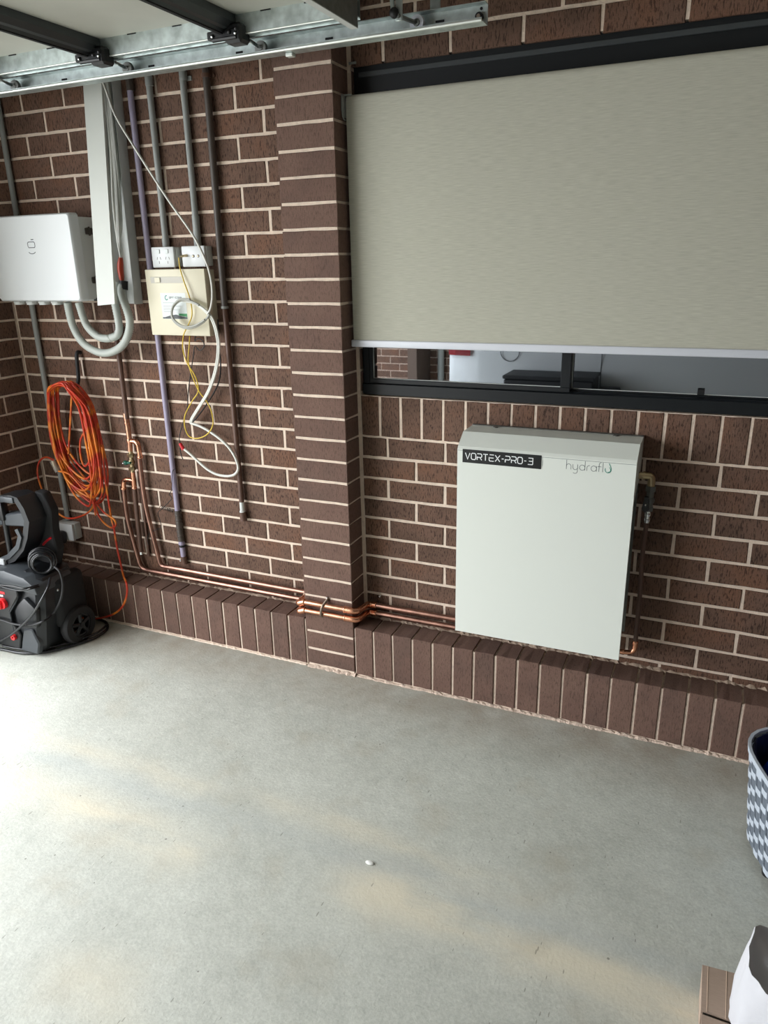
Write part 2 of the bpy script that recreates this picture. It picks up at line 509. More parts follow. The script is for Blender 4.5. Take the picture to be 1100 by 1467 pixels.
def tag(o, label=None, cat=None, group=None, kind=None):
    if label: o['label'] = label
    if cat: o['category'] = cat
    if group: o['group'] = group
    if kind: o['kind'] = kind
    return o
def thing(name, loc, label, cat, group=None, kind=None):
    o = bpy.data.objects.new(name, None); COL.objects.link(o)
    o.location = loc; o.empty_display_size = 0.05
    ROOT[o.name] = tuple(loc)
    return tag(o, label, cat, group, kind)

def smooth_path(pts, k=6, closed=False):
    """Catmull-Rom through the points"""
    P = [Vector(p) for p in pts]; n = len(P); out = []
    rng = range(n) if closed else range(n - 1)
    for i in rng:
        p0 = P[(i - 1) % n] if closed or i > 0 else P[0]
        p1 = P[i]; p2 = P[(i + 1) % n]
        p3 = P[(i + 2) % n] if closed or i + 2 < n else P[-1]
        for j in range(k):
            t = j / k
            out.append(0.5 * ((2 * p1) + (p2 - p0) * t + (2 * p0 - 5 * p1 + 4 * p2 - p3) * t * t + (3 * p1 - p0 - 3 * p2 + p3) * t ** 3))
    if not closed: out.append(P[-1])
    return out
def bend_path(pts, r=0.03, k=6):
    """straight pipe runs with rounded corners"""
    P = [Vector(p) for p in pts]; out = [P[0]]
    for i in range(1, len(P) - 1):
        a = (P[i - 1] - P[i]); b = (P[i + 1] - P[i])
        rr = min(r, a.length * 0.49, b.length * 0.49)
        s = P[i] + a.normalized() * rr; e = P[i] + b.normalized() * rr
        for j in range(k + 1):
            t = j / k
            out.append(s * (1 - t) ** 2 + P[i] * 2 * t * (1 - t) + e * t * t)
    out.append(P[-1])
    return out

# lettering drawn as thin raised strokes on a y = const face
def strokes(mb, lines, ox, oz, sx, sz, y, w, depth=0.0006, shear=0.0):
    for ln in lines:
        pts = [(ox + px * sx + pz * shear * sz, oz + pz * sz) for px, pz in ln]
        n = len(pts)
        L_, R_ = [], []
        for i in range(n):
            a = pts[max(i - 1, 0)]; c = pts[min(i + 1, n - 1)]
            if i == 0: d = (pts[1][0] - pts[0][0], pts[1][1] - pts[0][1]); m = 1
            elif i == n - 1: d = (pts[-1][0] - pts[-2][0], pts[-1][1] - pts[-2][1]); m = 1
            else:
                d1 = Vector((pts[i][0] - a[0], pts[i][1] - a[1])).normalized(); d2 = Vector((c[0] - pts[i][0], c[1] - pts[i][1])).normalized()
                d = d1 + d2; m = min(1.8, 1 / max(0.4, d.length / 2))
            l = math.hypot(*d) or 1
            nx, nz = -d[1] / l * w / 2 * m, d[0] / l * w / 2 * m
            L_.append((pts[i][0] + nx, pts[i][1] + nz)); R_.append((pts[i][0] - nx, pts[i][1] - nz))
        rings = [[(a[0], y, a[1]), (b[0], y, b[1]), (b[0], y - depth, b[1]), (a[0], y - depth, a[1])] for a, b in zip(L_, R_)]
        mb.loft(rings)
def arc(cx, cz, rx, rz, a0, a1, n=10):
    return [(cx + rx * math.cos(math.radians(a0 + (a1 - a0) * i / n)), cz + rz * math.sin(math.radians(a0 + (a1 - a0) * i / n))) for i in range(n + 1)]

# ------------------------------------------------------------------ setting: floor, walls, ceiling
XL, YP, KH = -1.576, -0.122, 0.228      # side wall plane, pier front plane, kerb height
C = 0.086                               # brick course

floor = MB().box(XL - 0.11, -5.6, -0.12, 4.6, 0.02, -0.004).build('floor', 'concrete_floor', origin=(0, 0, 0))
tag(floor, kind='structure', label='grey concrete garage floor with tan worn bands')
drive = MB().box(-9, -9, -0.2, XL - 0.112, 2.0, -0.03).build('driveway', 'driveway_concrete', origin=(-5, -3, 0))
tag(drive, kind='structure', label='concrete driveway outside the open garage doorway')
ceil = MB().box(XL - 0.11, -5.6, 2.78, 4.6, 0.1, 2.86).build('ceiling', 'ceiling_paint')
tag(ceil, kind='structure', label='white plasterboard garage ceiling')
WX0, WX1, WZ0, WZ1 = 0.2450, 2.66, 1.198, 2.330       # window opening

wb = MB()
MY = 0.0025                                          # mortar face sits this far behind the brick faces
wb.box(XL, MY, -0.004, 0.10, 0.11, 2.78)
wb.box(0.10, MY, -0.004, 4.6, 0.11, WZ0 - 0.004)
wb.box(0.10, MY, WZ1 + 0.003, 4.6, 0.11, 2.78)
wb.box(0.10, MY, WZ0 - 0.004, 0.2375, 0.11, WZ1 + 0.003)
wb.box(WX1 + 0.01, MY, WZ0 - 0.004, 4.6, 0.11, WZ1 + 0.003)
wall_back = wb.build('wall_back', 'mortar', origin=(0, 0, 0))
tag(wall_back, kind='structure', label='brown brick back wall with cream mortar joints')

# shared brick meshes: stretcher 230 x 76, several with slightly uneven edges
def brick_mesh(name, L_, H_, D_, jit=0.0012, ch=0.0022):
    """box whose front edges are chamfered and slightly wavy (front faces -y, centre of the front at the origin)"""
    def J(s=1): return random.uniform(-jit, jit) * s
    x, z = L_ / 2, H_ / 2
    nx = 4
    out, inn = [], []
    top = [(-x + 2 * x * i / nx, z) for i in range(nx)]
    bot = [(x - 2 * x * i / nx, -z) for i in range(nx)]
    per = top + [(x, z)] + bot[0:0] + [(x, -z)] + [(x - 2 * x * i / nx, -z) for i in range(1, nx)] + [(-x, -z)]
    for px, pz in per:
        a, b_ = px + J(), pz + J()
        out.append((a, b_))
        inn.append((a - math.copysign(ch, px) if abs(px) > x - 0.01 else a, b_ - math.copysign(ch, pz)))
    n = len(per)
    vs = [(a, 0.0 + J(0.4), b_) for a, b_ in inn] + [(a, ch, b_) for a, b_ in out] + [(px, D_, pz) for px, pz in per]
    fs = [list(range(n))]
    for i in range(n):
        j = (i + 1) % n
        fs.append((i, j, n + j, n + i)); fs.append((n + i, n + j, 2 * n + j, 2 * n + i))
    me = bpy.data.meshes.new(name); me.from_pydata(vs, [], fs)
    bm = bmesh.new(); bm.from_mesh(me); bmesh.ops.recalc_face_normals(bm, faces=bm.faces[:]); bm.to_mesh(me); bm.free()
    return me
MESH_CACHE = {}
def brick_at(parent, cx, cy, cz, L_, H_, D_, m, rotz=0.0, var=4, name='brick'):
    key = (round(L_, 3), round(H_, 3), round(D_, 3), m, random.randrange(var))
    me = MESH_CACHE.get(key)
    if me is None:
        me = brick_mesh('brick_%s' % m, L_, H_, D_); me.materials.append(MATS[m]); MESH_CACHE[key] = me
    o = bpy.data.objects.new(name, me); COL.objects.link(o)
    o.parent = parent
    o.location = (cx - parent.location.x, cy - parent.location.y, cz - parent.location.z)
    o.rotation_euler = (0, random.uniform(-0.003, 0.003), rotz)
    return o
def q5(v): return round(v * 100) / 100 if v > 0.03 else round(v, 3)
def course(parent, x0, x1, perps, k, m='brick_wirecut', y=0.0):
    """one course between x0 and x1, with perpend joints at the given x"""
    edges = [x0] + [p for p in sorted(perps) if x0 + 0.025 < p < x1 - 0.02] + [x1]
    for a, b_ in zip(edges, edges[1:]):
        l = b_ - a - 0.0105
        if l < 0.012: continue
        brick_at(parent, (a + b_) / 2, y + random.uniform(-0.0012, 0.0008), (k + 0.5) * C, l, 0.0752, 0.03, m)

AL, HB, HR, RB = -0.1242, 0.12, 0.1211, 0.3505
for k in range(2, 31):
    par = (k % 2 == 0)
    perps = [AL + i * HB for i in range(-13, 3) if (i % 2 != 0) == par]
    course(wall_back, XL + 0.002, 0.003, perps, k)
for k in range(2, 12):
    par = (k % 2 == 0)
    perps = [RB + i * HR for i in range(-1, 14) if (i % 2 != 0) == par]
    course(wall_back, 0.236, 2.0, perps, k)
course(wall_back, 0.236, 2.2, [0.361 + 0.2393 * i for i in range(9)], 27)
course(wall_back, 0.236, 2.0, [0.478 + 0.2405 * i for i in range(9)], 28)
course(wall_back, 0.236, 1.2, [0.361 + 0.2393 * i for i in range(9)], 29)
# soldier course under the window
xs = 0.2385
edge = [0.236] + [0.3209 + 0.0876 * i for i in range(17)]
for a, b_ in zip(edge, edge[1:]):
    brick_at(wall_back, (a + b_) / 2, random.uniform(-0.001, 0.001), (12 * C + 0.003 + WZ0 - 0.006) / 2, b_ - a - 0.0095, WZ0 - 0.006 - 12 * C - 0.003, 0.03, 'brick_wirecut')
# brick edge of the reveal beside the window frame
for k in range(14, 27):
    brick_at(wall_back, 0.2400, 0.034, (k + 0.5) * C, 0.052, 0.0765, 0.012, 'brick_smooth', rotz=PI / 2)

# side wall (short return beside the doorway)
NIB = -0.66
wl_m = MB().box(XL - 0.11, NIB + 0.002, -0.004, XL - MY, 0.11, 2.78)
wall_left = wl_m.build('wall_left', 'mortar', origin=(XL, 0, 0))
tag(wall_left, kind='structure', label='short brick return wall in the left corner')
for k in range(0, 31):
    ed = [NIB, -0.508, -0.268, -0.004] if k % 2 else [NIB, -0.628, -0.388, -0.148, -0.004]
    for a, b_ in zip(ed, ed[1:]):
        brick_at(wall_left, XL, (a + b_) / 2, (k + 0.5) * C, b_ - a - 0.009, 0.0765, 0.03, 'brick_wirecut', rotz=PI / 2)
# render on the jamb end
MB().box(XL - 0.112, NIB - 0.02, -0.004, XL - 0.001, NIB + 0.001, 2.78).build('jamb', 'grey_white_metal', wall_left)

# pier
pm = MB().box(0.004, YP + MY, -0.004, 0.226, 0.01, 2.78).build('brick_pier', 'mortar', origin=(0.115, 0, 0))
tag(pm, kind='structure', label='projecting brick pier one brick wide')
for k in range(0, 31):
    brick_at(pm, 0.115, YP, (k + 0.5) * C + (0.0 if k else 0.004), 0.2305, 0.0760 if k else 0.068, 0.112, 'brick_smooth')
# kerbs of bricks on end
def kerb(x0, x1, joints, label):
    kb = MB().box(x0, YP + 0.005, -0.004, x1, 0.004, KH - 0.006).build('brick_kerb', 'mortar', origin=((x0 + x1) / 2, 0, 0))
    tag(kb, kind='structure', label=label)
    ed = [x0] + joints + [x1]
    for a, b_ in zip(ed, ed[1:]):
        w = b_ - a - 0.009
        if w < 0.02: continue
        brick_at(kb, (a + b_) / 2, YP + random.uniform(-0.001, 0.001), (0.006 + KH) / 2, w, KH - 0.006, 0.118, 'brick_smooth')
kerb(XL + 0.002, -0.004, [-0.004 - 0.0875 * i for i in range(17, 0, -1)], 'low brick kerb of soldier bricks left of the pier')
kerb(0.234, 2.35, [0.3214 + 0.0877 * i for i in range(0, 23)], 'low brick kerb of soldier bricks right of the pier')
# lumpy mortar fillets at the foot of the kerb and on top against the wall
def fillet(name, x0, x1, y, z, r, parent, m='mortar', step=0.012):
    mb = MB(); n = int((x1 - x0) / step); rings = []
    for i in range(n + 1):
        x = x0 + (x1 - x0) * i / n
        h = r * random.uniform(0.4, 1.25); d = r * random.uniform(0.5, 1.5)
        rings.append([(x, y + 0.006, z - 0.002), (x, y + 0.006, z + h), (x, y - 0.001, z + h * 0.9), (x, y - d * 0.6, z + h * 0.35), (x, y - d, z - 0.002)])
    mb.loft(rings)
    return mb.build(name, m, parent)
fillet('mortar_fillet', -1.56, -0.01, YP, -0.004, 0.006, pm)
fillet('mortar_fillet', 0.0, 0.235, YP, -0.004, 0.012, pm, 'mortar_base')
fillet('mortar_fillet', 0.235, 2.3, YP, -0.004, 0.008, pm, 'mortar_base')
fillet('mortar_fillet', -1.56, -0.01, 0.0, KH - 0.004, 0.012, pm, 'mortar_dirty')
fillet('mortar_fillet', 0.24, 2.3, 0.0, KH - 0.004, 0.014, pm, 'mortar_dirty')

# rest of the room, seen only in reflections
wf = MB().box(-2.6, -5.72, -0.004, 4.6, -5.6, 2.78).build('wall_front', 'far_brick', origin=(1, -5.6, 0))
tag(wf, kind='structure', label='brick wall on the far side behind the photographer')
wf2 = MB().box(-2.59, -5.601, 0.0, -0.50, -5.5945, 2.0).build('mortar_bed', 'mortar_base', wf)
for k in range(2, 18):
    for i in range(8):
        brick_at(wf, -2.45 + i * 0.24 + (k % 2) * 0.12, -5.590, (k + 0.5) * C, 0.231, 0.0765, 0.03, 'brick_wirecut', rotz=PI)
wr = MB().box(4.6, -5.6, -0.004, 4.7, 0.11, 2.78).build('wall_right', 'wall_paint')
tag(wr, kind='structure', label='painted inner wall right of the view')
# header wall above the doorway
hd = MB().box(XL - 0.11, -5.6, 2.3, XL, NIB - 0.02, 2.78).box(XL - 0.11, -5.6, -0.004, XL, -5.15, 2.3).build('wall_doorway', 'wall_paint')
tag(hd, kind='structure', label='wall over and beyond the garage doorway')

# ------------------------------------------------------------------ window
wn_ = thing('window_1', (1.46, 0.03, WZ0), 'black aluminium sliding window under the roller blind', None, kind='structure')
del wn_['label']
fr = MB()
FY0, FY1 = 0.012, 0.075
fr.prism([(FY1, WZ0), (FY1, WZ0 + 0.03), (0.045, WZ0 + 0.045), (FY0 + 0.012, WZ0 + 0.045), (FY0, WZ0 + 0.040), (FY0, WZ0)], 'x', WX0, WX1)
fr.bbox(WX0, FY0, WZ1 - 0.09, WX1, FY1, WZ1, 0.002)
fr.bbox(WX0, FY0 + 0.006, WZ0 + 0.002, WX0 + 0.028, FY1, WZ1 - 0.002, 0.002)
fr.bbox(WX1 - 0.03, FY0 + 0.006, WZ0, WX1, FY1, WZ1, 0.002)
fr.build('window_frame', 'black_frame', wn_)
MB().bbox(WX0 + 0.02, FY0 - 0.004, WZ1 - 0.036, WX1 - 0.02, FY0 + 0.004, WZ1 - 0.02, 0.001).build('head_reflection', 'frame_reflection_grey', wn_)  # lighter grey strip stands in for the reflection along the black head
def sash(x0, x1, y0, y1, zb):
    s = MB()
    s.bbox(x0, y0, WZ0 + 0.034, x1, y1, zb, 0.0015)
    s.bbox(x0, y0, zb, x0 + 0.026, y1, WZ1 - 0.05, 0.0015)
    s.bbox(x1 - 0.034, y0, zb, x1, y1, WZ1 - 0.05, 0.0015)
    o = s.build('sash', 'black_frame', wn_)
    MB().box(x0 + 0.02, (y0 + y1) / 2 - 0.002, zb - 0.004, x1 - 0.03, (y0 + y1) / 2 + 0.002, WZ1 - 0.09).build('glass', 'tinted_glass', o)
    g = MB(); g.box(x0 + 0.026, y0 + 0.0065, zb, x1 - 0.034, y0 + 0.0085, zb + 0.0022)
    g.box(x0 + 0.026, y0 + 0.0065, zb, x0 + 0.0282, y0 + 0.0085, WZ1 - 0.09)
    g.build('glazing_bead', 'grey_white_metal', o)
sash(WX0 + 0.014, 1.046, 0.022, 0.046, WZ0 + 0.060)
sash(1.02, 1.86, 0.048, 0.070, WZ0 + 0.052)
sash(1.83, WX1 - 0.02, 0.022, 0.046, WZ0 + 0.060)
MB().bbox(1.46, 0.0425, WZ0 + 0.053, 1.482, 0.0575, WZ0 + 0.072, 0.001).build('latch', 'black_plastic', wn_)

# outside, behind the glass: dark ribbed fence and paving strip
fence = thing('steel_fence', (1.5, 1.3, -0.004), 'dark ribbed steel fence outside behind the window glass', 'fence')
nrib = 18
for i in range(nrib):
    x0 = -1.2 + i * 0.36
    MB().prism([(x0, 1.3), (x0 + 0.18, 1.3), (x0 + 0.21, 1.33), (x0 + 0.33, 1.33), (x0 + 0.36, 1.3), (x0 + 0.36, 1.306), (x0 + 0.335, 1.336), (x0 + 0.205, 1.336), (x0 + 0.175, 1.306), (x0, 1.306)], 'z', -0.004, 1.95).build('fence_panel', 'fence_steel', fence)
out_g = MB().box(-3, 0.115, -0.2, 6.5, 3, -0.004).build('side_path', 'paving')
tag(out_g, kind='structure', label='paved strip outside the window')
shade_eave = MB().box(-2.0, 0.11, 2.42, 6.0, 1.0, 2.56).build('shade_eave', 'fence_steel')  # unseen overhang added to keep daylight off the fence behind the glass
tag(shade_eave, kind='structure', label='unseen overhang added outside above the window to shade the fence')

# ------------------------------------------------------------------ roller blind
bl = thing('roller_blind', (1.45, -0.03, 1.387), 'beige fabric roller blind pulled down over most of the window', 'blind')
BX0, BX1, BZT, BZB = 0.2405, 2.70, 2.222, 1.408
mb = MB()
prof = [(-0.0475 + 0.014 + 0.014 * math.cos(t), BZT - 0.006 + 0.019 * math.sin(t)) for t in [PI * j / 8 for j in range(1, 9)]]
prof = [(y - 0.0, z) for y, z in prof] + [(-0.0475, 2.15), (-0.0475, BZB)]
pts2 = prof + [(y + 0.0012, z) for y, z in prof[::-1]]
mb.prism(pts2, 'x', BX0, BX1)
mb.build('fabric', 'blind_fabric', bl, smooth=30)
MB().cyl((BX0 + 0.004, -0.0335, BZT - 0.006), (BX1, -0.0335, BZT - 0.006), 0.0125, 16).build('roller_tube', 'grey_white_metal', bl, smooth=40)
rail = MB().bbox(BX0 - 0.008, -0.054, 1.387, BX1 + 0.003, -0.040, 1.413, 0.004, 3)
rail.build('bottom_rail', 'rail_white', bl, smooth=40)
br = MB()
br.bbox(0.2325, -0.056, 2.232, 0.262, 0.012, 2.235, 0.001)
br.bbox(0.2325, -0.066, 2.165, 0.2365, -0.006, 2.235, 0.001)
br.tube(smooth_path([(0.2345, -0.066, 2.234), (0.2345, -0.068, 2.19), (0.2345, -0.058, 2.162), (0.2345, -0.040, 2.158)], 5), 0.0025, 6)
br.build('bracket', 'grey_plastic', bl, smooth=40)
MB().bbox(0.234, -0.004, 2.335, 0.262, 0.010, 2.342, 0.001).build('fixing_tab', 'grey_plastic', bl)

# ------------------------------------------------------------------ white wall unit
HX0, HX1, HZ0, HZ1, HD = 0.705, 1.310, 0.343, 1.110, 0.190
he = thing('heater_cover', (1.0075, 0, HZ0), 'large white metal cover box on the brick wall below the window', 'wall unit')
side_prof = [(-0.003, HZ1), (-0.125, HZ1), (-0.183, HZ1 - 0.040), (-HD, HZ1 - 0.050), (-HD, HZ0)]
t = 0.0015
c = MB()
out_p = side_prof
inn_p = [(-0.003, HZ1 - t), (-0.1245, HZ1 - t), (-0.1820, HZ1 - 0.041), (-HD + t, HZ1 - 0.051), (-HD + t, HZ0)]
c.prism(out_p + inn_p[::-1], 'x', HX0, HX1)
c.build('front_panel', 'white_powder_coat', he)
for s, x in ((0, HX0), (1, HX1 - t)):
    sp = MB()
    sp.prism([(-0.003, HZ1 - t), (-0.1245, HZ1 - t), (-0.1820, HZ1 - 0.041), (-HD + t, HZ1 - 0.051), (-HD + t, HZ0), (-HD + 0.024, HZ0), (-HD + 0.024, HZ1 - 0.19), (-0.085, HZ1 - 0.15), (-0.03, HZ1 - 0.15), (-0.003, HZ1 - 0.10)], 'x', x, x + t)
    sp.build('side_panel', 'white_powder_coat', he)
MB().box(HX0 + 0.004, -0.0035, HZ0 + 0.02, HX1 - 0.004, -0.0008, HZ1 - 0.03).build('back_plate', 'steel_dull', he)
MB().box(HX0 + 0.0, -0.0185, HZ1, HX1, -0.001, HZ1 + 0.003).build('top_flange', 'steel_dull', he)
MB().box(HX0 + 0.0012, -HD - 0.0004, HZ1 - 0.0545, HX1 - 0.0012, -HD + 0.0002, HZ1 - 0.0535).build('seam', 'ink_grey', he)
for x in (0.797, 1.22):
    sc_ = MB().disc_ring((x, -0.03, HZ1 + 0.0015), (0, 0, 1), 0.004, 0.0105, 0.0015, 18).ball((x, -0.03, HZ1 + 0.001), 0.005, sz=0.5)
    sc_.build('thumb_screw', 'steel_dull', he, smooth=40)
pl = MB().box(0.7245, -HD - 0.0008, 1.0135, 1.0035, -HD + 0.0002, 1.0615).build('model_plate', 'sticker_black', he)
PX0, PZ0 = 0.7350, 1.0265
LW, LH = 0.0166, 0.0225
def glyphs(ch):
    G = {
     'V': [[(0, 1), (0.5, 0), (1, 1)]],
     'O': [[(0.2, 0), (0, 0.2), (0, 0.8), (0.2, 1), (0.8, 1), (1, 0.8), (1, 0.2), (0.8, 0), (0.2, 0)]],
     'R': [[(0, 0), (0, 0.55)], [(0, 1), (0.8, 1), (1, 0.85), (1, 0.55), (0.8, 0.42), (0.1, 0.42)], [(0.6, 0.42), (1, 0)]],
     'T': [[(0, 1), (1, 1)], [(0.5, 1), (0.5, 0)]],
     'E': [[(0.1, 1), (1, 1)], [(0.15, 0.5), (0.95, 0.5)], [(0, 0.62), (0, 0.15), (0.15, 0), (1, 0)]],
     'X': [[(0, 1), (1, 0)], [(0, 0), (1, 1)]],
     '-': [[(0.15, 0.5), (0.95, 0.5)]],
     'P': [[(0, 0), (0, 0.5)], [(0, 1), (0.8, 1), (1, 0.85), (1, 0.55), (0.8, 0.42), (0.1, 0.42)]],
     '3': [[(0.1, 1), (1, 1), (1, 0.1), (0.9, 0), (0, 0)], [(0.2, 0.52), (1, 0.52)]],
    }
    return G[ch]
tx = MB()
cx_ = PX0
for ch in 'VORTEX-PRO-3':
    wch = LW * (0.55 if ch == '-' else 1.0)
    strokes(tx, glyphs(ch), cx_, PZ0, wch, LH, -HD - 0.0008, 0.0029, 0.0004)
    cx_ += wch + 0.0050
tx.build('model_lettering', 'ink_white', pl)
MB().box(1.0060, -HD - 0.0004, 1.018, 1.0066, -HD, 1.055).box(1.0078, -HD - 0.0004, 1.026, 1.0084, -HD, 1.046).build('small_print', 'ink_grey', he)
lg = MB()
u = 0.0182
ox, oz = 1.0875, 1.0225
def hgl(lines, x, w=1.0): strokes(lg, lines, x, oz, u, u, -HD, 0.0015, 0.0004)
x = ox
hgl([[(0, 0), (0, 1.75)], [(0, 0.55)] + arc(0.42, 0.55, 0.42, 0.45, 180, 0, 10) + [(0.84, 0)]], x); x += u * 1.17
hgl([[(0, 1), (0, 0.45)] + arc(0.42, 0.45, 0.42, 0.45, 180, 360, 10)[1:], [(0.84, 1), (0.84, -0.3)] + arc(0.42, -0.3, 0.42, 0.4, 0, -140, 8)[1:]], x); x += u * 1.2
hgl([arc(0.48, 0.5, 0.48, 0.5, 0, 360, 18), [(0.96, 0), (0.96, 1.75)]], x); x += u * 1.32
hgl([[(0, 0), (0, 0.55)] + arc(0.42, 0.55, 0.42, 0.45, 180, 80, 6)[1:]], x); x += u * 0.72
hgl([arc(0.48, 0.5, 0.48, 0.5, 0, 360, 18), [(0.96, 0), (0.96, 1)]], x); x += u * 1.25
hgl([[(0.15, 0), (0.15, 1.35)] + arc(0.5, 1.35, 0.35, 0.38, 180, 85, 6)[1:], [(-0.1, 0.95), (0.55, 0.95)]], x); x += u * 0.82
hgl([[(0, 0), (0, 1.75)]], x); x += u * 0.42
lg.build('brand_lettering', 'ink_grey', he)
dr = MB()
strokes(dr, [[(0.0, 0.75)] + arc(0.52, 0.50, 0.52, 0.55, 160, 375, 16) + [(1.02, 0.85), (0.86, 1.25), (0.62, 1.7)]], x, oz, u, u, -HD, 0.0022, 0.0004)
strokes(dr, [arc(0.60, 0.48, 0.34, 0.4, 250, 400, 10) + [(0.74, 1.0)]], x, oz, u, u, -HD, 0.0016, 0.0004)
dr.build('drop_emblem', 'ink_teal', he)

# right-hand fittings of the unit and its copper riser
rf = thing('copper_riser', (1.335, -0.07, 0.3), 'copper riser with brass elbow and valve right of the white cover', 'pipe')
v = MB()
v.cyl((1.285, -0.07, 0.990), (1.335, -0.07, 0.990), 0.012, 6)
v.cyl((1.325, -0.07, 0.990), (1.331, -0.07, 0.990), 0.015, 12)
v.tube(bend_path([(1.33, -0.07, 0.990), (1.352, -0.07, 0.990), (1.352, -0.07, 0.955)], 0.014), 0.0125, 12)
v.build('brass_elbow', 'brass', rf, smooth=40)
v = MB()
v.cyl((1.352, -0.07, 0.956), (1.352, -0.07, 0.938), 0.0175, 6)
v.cyl((1.352, -0.07, 0.940), (1.352, -0.07, 0.880), 0.012, 12)
v.ball((1.352, -0.07, 0.905), 0.017)
v.cyl((1.352, -0.07, 0.882), (1.352, -0.07, 0.868), 0.015, 6)
v.build('valve_body', 'steel_dull', rf, smooth=40)
MB().cyl((1.350, -0.082, 0.905), (1.346, -0.108, 0.905), 0.0045, 8).prism([(1.338, 0.930), (1.352, 0.930), (1.356, 0.885), (1.342, 0.872), (1.332, 0.885)], 'y', -0.114, -0.106, 0.002).build('valve_lever', 'black_plastic', rf)
MB().ball((1.344, -0.116, 0.902), 0.0035).build('lever_screw', 'chrome', rf)
MB().cyl((1.351, -0.07, 0.868), (1.350, -0.07, 0.825), 0.009, 10).disc_ring((1.351, -0.07, 0.855), (0, 0, 1), 0.006, 0.0115, 0.005).disc_ring((1.3505, -0.07, 0.835), (0, 0, 1), 0.006, 0.0110, 0.004).build('compression_nut', 'chrome', rf, smooth=40)
MB().tube(bend_path([(1.350, -0.07, 0.83), (1.346, -0.07, 0.72), (1.352, -0.07, 0.56), (1.353, -0.07, 0.36)], 0.05), 0.0078, 12).build('pipe_run', 'pipe_brown_paint', rf, smooth=40)
MB().tube(bend_path([(1.353, -0.07, 0.368), (1.353, -0.07, 0.318), (1.288, -0.07, 0.312)], 0.028), 0.0088, 12).disc_ring((1.353, -0.07, 0.360), (0, 0, 1), 0.006, 0.0105, 0.006).disc_ring((1.312, -0.07, 0.3145), (1, 0, 0), 0.006, 0.0105, 0.006).build('copper_elbow', 'copper_bright', rf, smooth=40)
MB().tube(bend_path([(1.29, -0.07, 0.312), (1.10, -0.06, 0.312), (1.10, -0.05, 0.8)], 0.03), 0.0078, 12).build('pipe_run', 'copper_dull', rf, smooth=40)
# left valve peeping out
lv = thing('isolating_valve', (0.70, -0.09, 0.86), 'small green handled valve peeping out left of the white cover', 'valve')
v = MB().cyl((0.697, -0.10, 0.985), (0.697, -0.10, 0.86), 0.010, 10).disc_ring((0.697, -0.10, 0.965), (0, 0, 1), 0.004, 0.015, 0.008, 6).disc_ring((0.697, -0.10, 0.885), (0, 0, 1), 0.004, 0.014, 0.008, 6)
v.cyl((0.697, -0.10, 0.975), (0.76, -0.10, 0.975), 0.010, 10)
v.build('valve_body', 'chrome', lv, smooth=40)
MB().ball((0.692, -0.112, 0.93), 0.014, sz=1.7).build('valve_handle', 'valve_green', lv, smooth=50)

# ------------------------------------------------------------------ twin copper runs along the wall
def clip(parent, x, y, z0, z1, r):
    """zinc saddle clip over one or two pipes on a y = const wall"""
    b = MB()
    zm = (z0 + z1) / 2
    b.tube([(x + 0.010, y + 0.024, z1 + 0.030), (x + 0.008, y + 0.018, z1 + 0.018), (x + 0.004, y - r - 0.002, z1 + 0.006), (x, y - r - 0.004, z1 - 0.004), (x - 0.004, y - r - 0.004, zm), (x - 0.006, y - r - 0.004, z0), (x - 0.004, y - 0.004, z0 - r - 0.002)], 0.006, 8, radii=[0.0065, 0.006, 0.0055, 0.0055, 0.0055, 0.0055, 0.004])
    o = b.build('saddle_clip', 'zinc_clip', parent, smooth=50)
    MB().ball((x + 0.010, y + 0.015, z1 + 0.030), 0.0045).build('screw', 'chrome', o)
def run(zl, zp, zr, xs_, ztop, label, vertical):
    R_ = 0.0112
    o = thing('copper_pipe', (xs_, -0.03, zl), label, 'pipe', 'twin copper runs along the kerb')
    pts = vertical + [(xs_, -0.03, zl + 0.004), (-0.03, -0.03, zl)]
    MB().tube(bend_path(pts, 0.085, 8), R_, 12).build('pipe_run', 'copper_dull', o, smooth=40)
    MB().tube(bend_path([(-0.045, -0.03, zl), (-0.022, -0.03, zl), (-0.022, -0.145, zl + 0.003), (0.012, -0.145, zp)], 0.026, 6), R_ + 0.0022, 12).disc_ring((0.012, -0.145, zp), (1, 0, 0), 0.006, R_ + 0.0036, 0.003).build('elbow', 'copper_bright', o, smooth=40)
    MB().cyl((0.010, -0.145, zp), (0.208, -0.145, zp), R_, 12).build('pipe_run', 'copper', o, smooth=40)
    MB().tube(bend_path([(0.206, -0.145, zp), (0.262, -0.145, zp), (0.262, -0.034, zr), (0.300, -0.034, zr)], 0.030, 7), R_ + 0.0024, 12).disc_ring((0.207, -0.145, zp), (1, 0, 0), 0.006, R_ + 0.0038, 0.003).disc_ring((0.298, -0.034, zr), (1, 0, 0), 0.006, R_ + 0.0038, 0.003).build('elbow', 'copper_bright', o, smooth=40)
    MB().tube(bend_path([(0.298, -0.034, zr), (0.84, -0.034, zr + 0.002), (0.84, -0.034, 0.52)], 0.05), R_, 12).build('pipe_run', 'copper_dull', o, smooth=40)
    return o
VL = [(-1.0250,-0.0300,0.6843), (-1.0324,-0.0300,0.5414), (-1.0335,-0.0300,0.4064)]
VR = [(-0.9023,-0.0300,0.8605), (-0.9065,-0.0300,0.6272), (-0.9046,-0.0300,0.4785)]
pu = run(0.305, 0.320, 0.305, -0.80, 0, 'upper of the twin copper pipes running along the kerb', [VR[0], VR[1], (-0.858, -0.03, 0.306)])
plw = run(0.267, 0.281, 0.268, -0.90, 0, 'lower of the twin copper pipes running along the kerb', [VL[0], VL[1], (-0.985, -0.03, 0.27)])
clip(pu, -0.045, -0.03, 0.268, 0.306, 0.0125)
clip(pu, 0.105, -0.145, 0.281, 0.320, 0.0125)
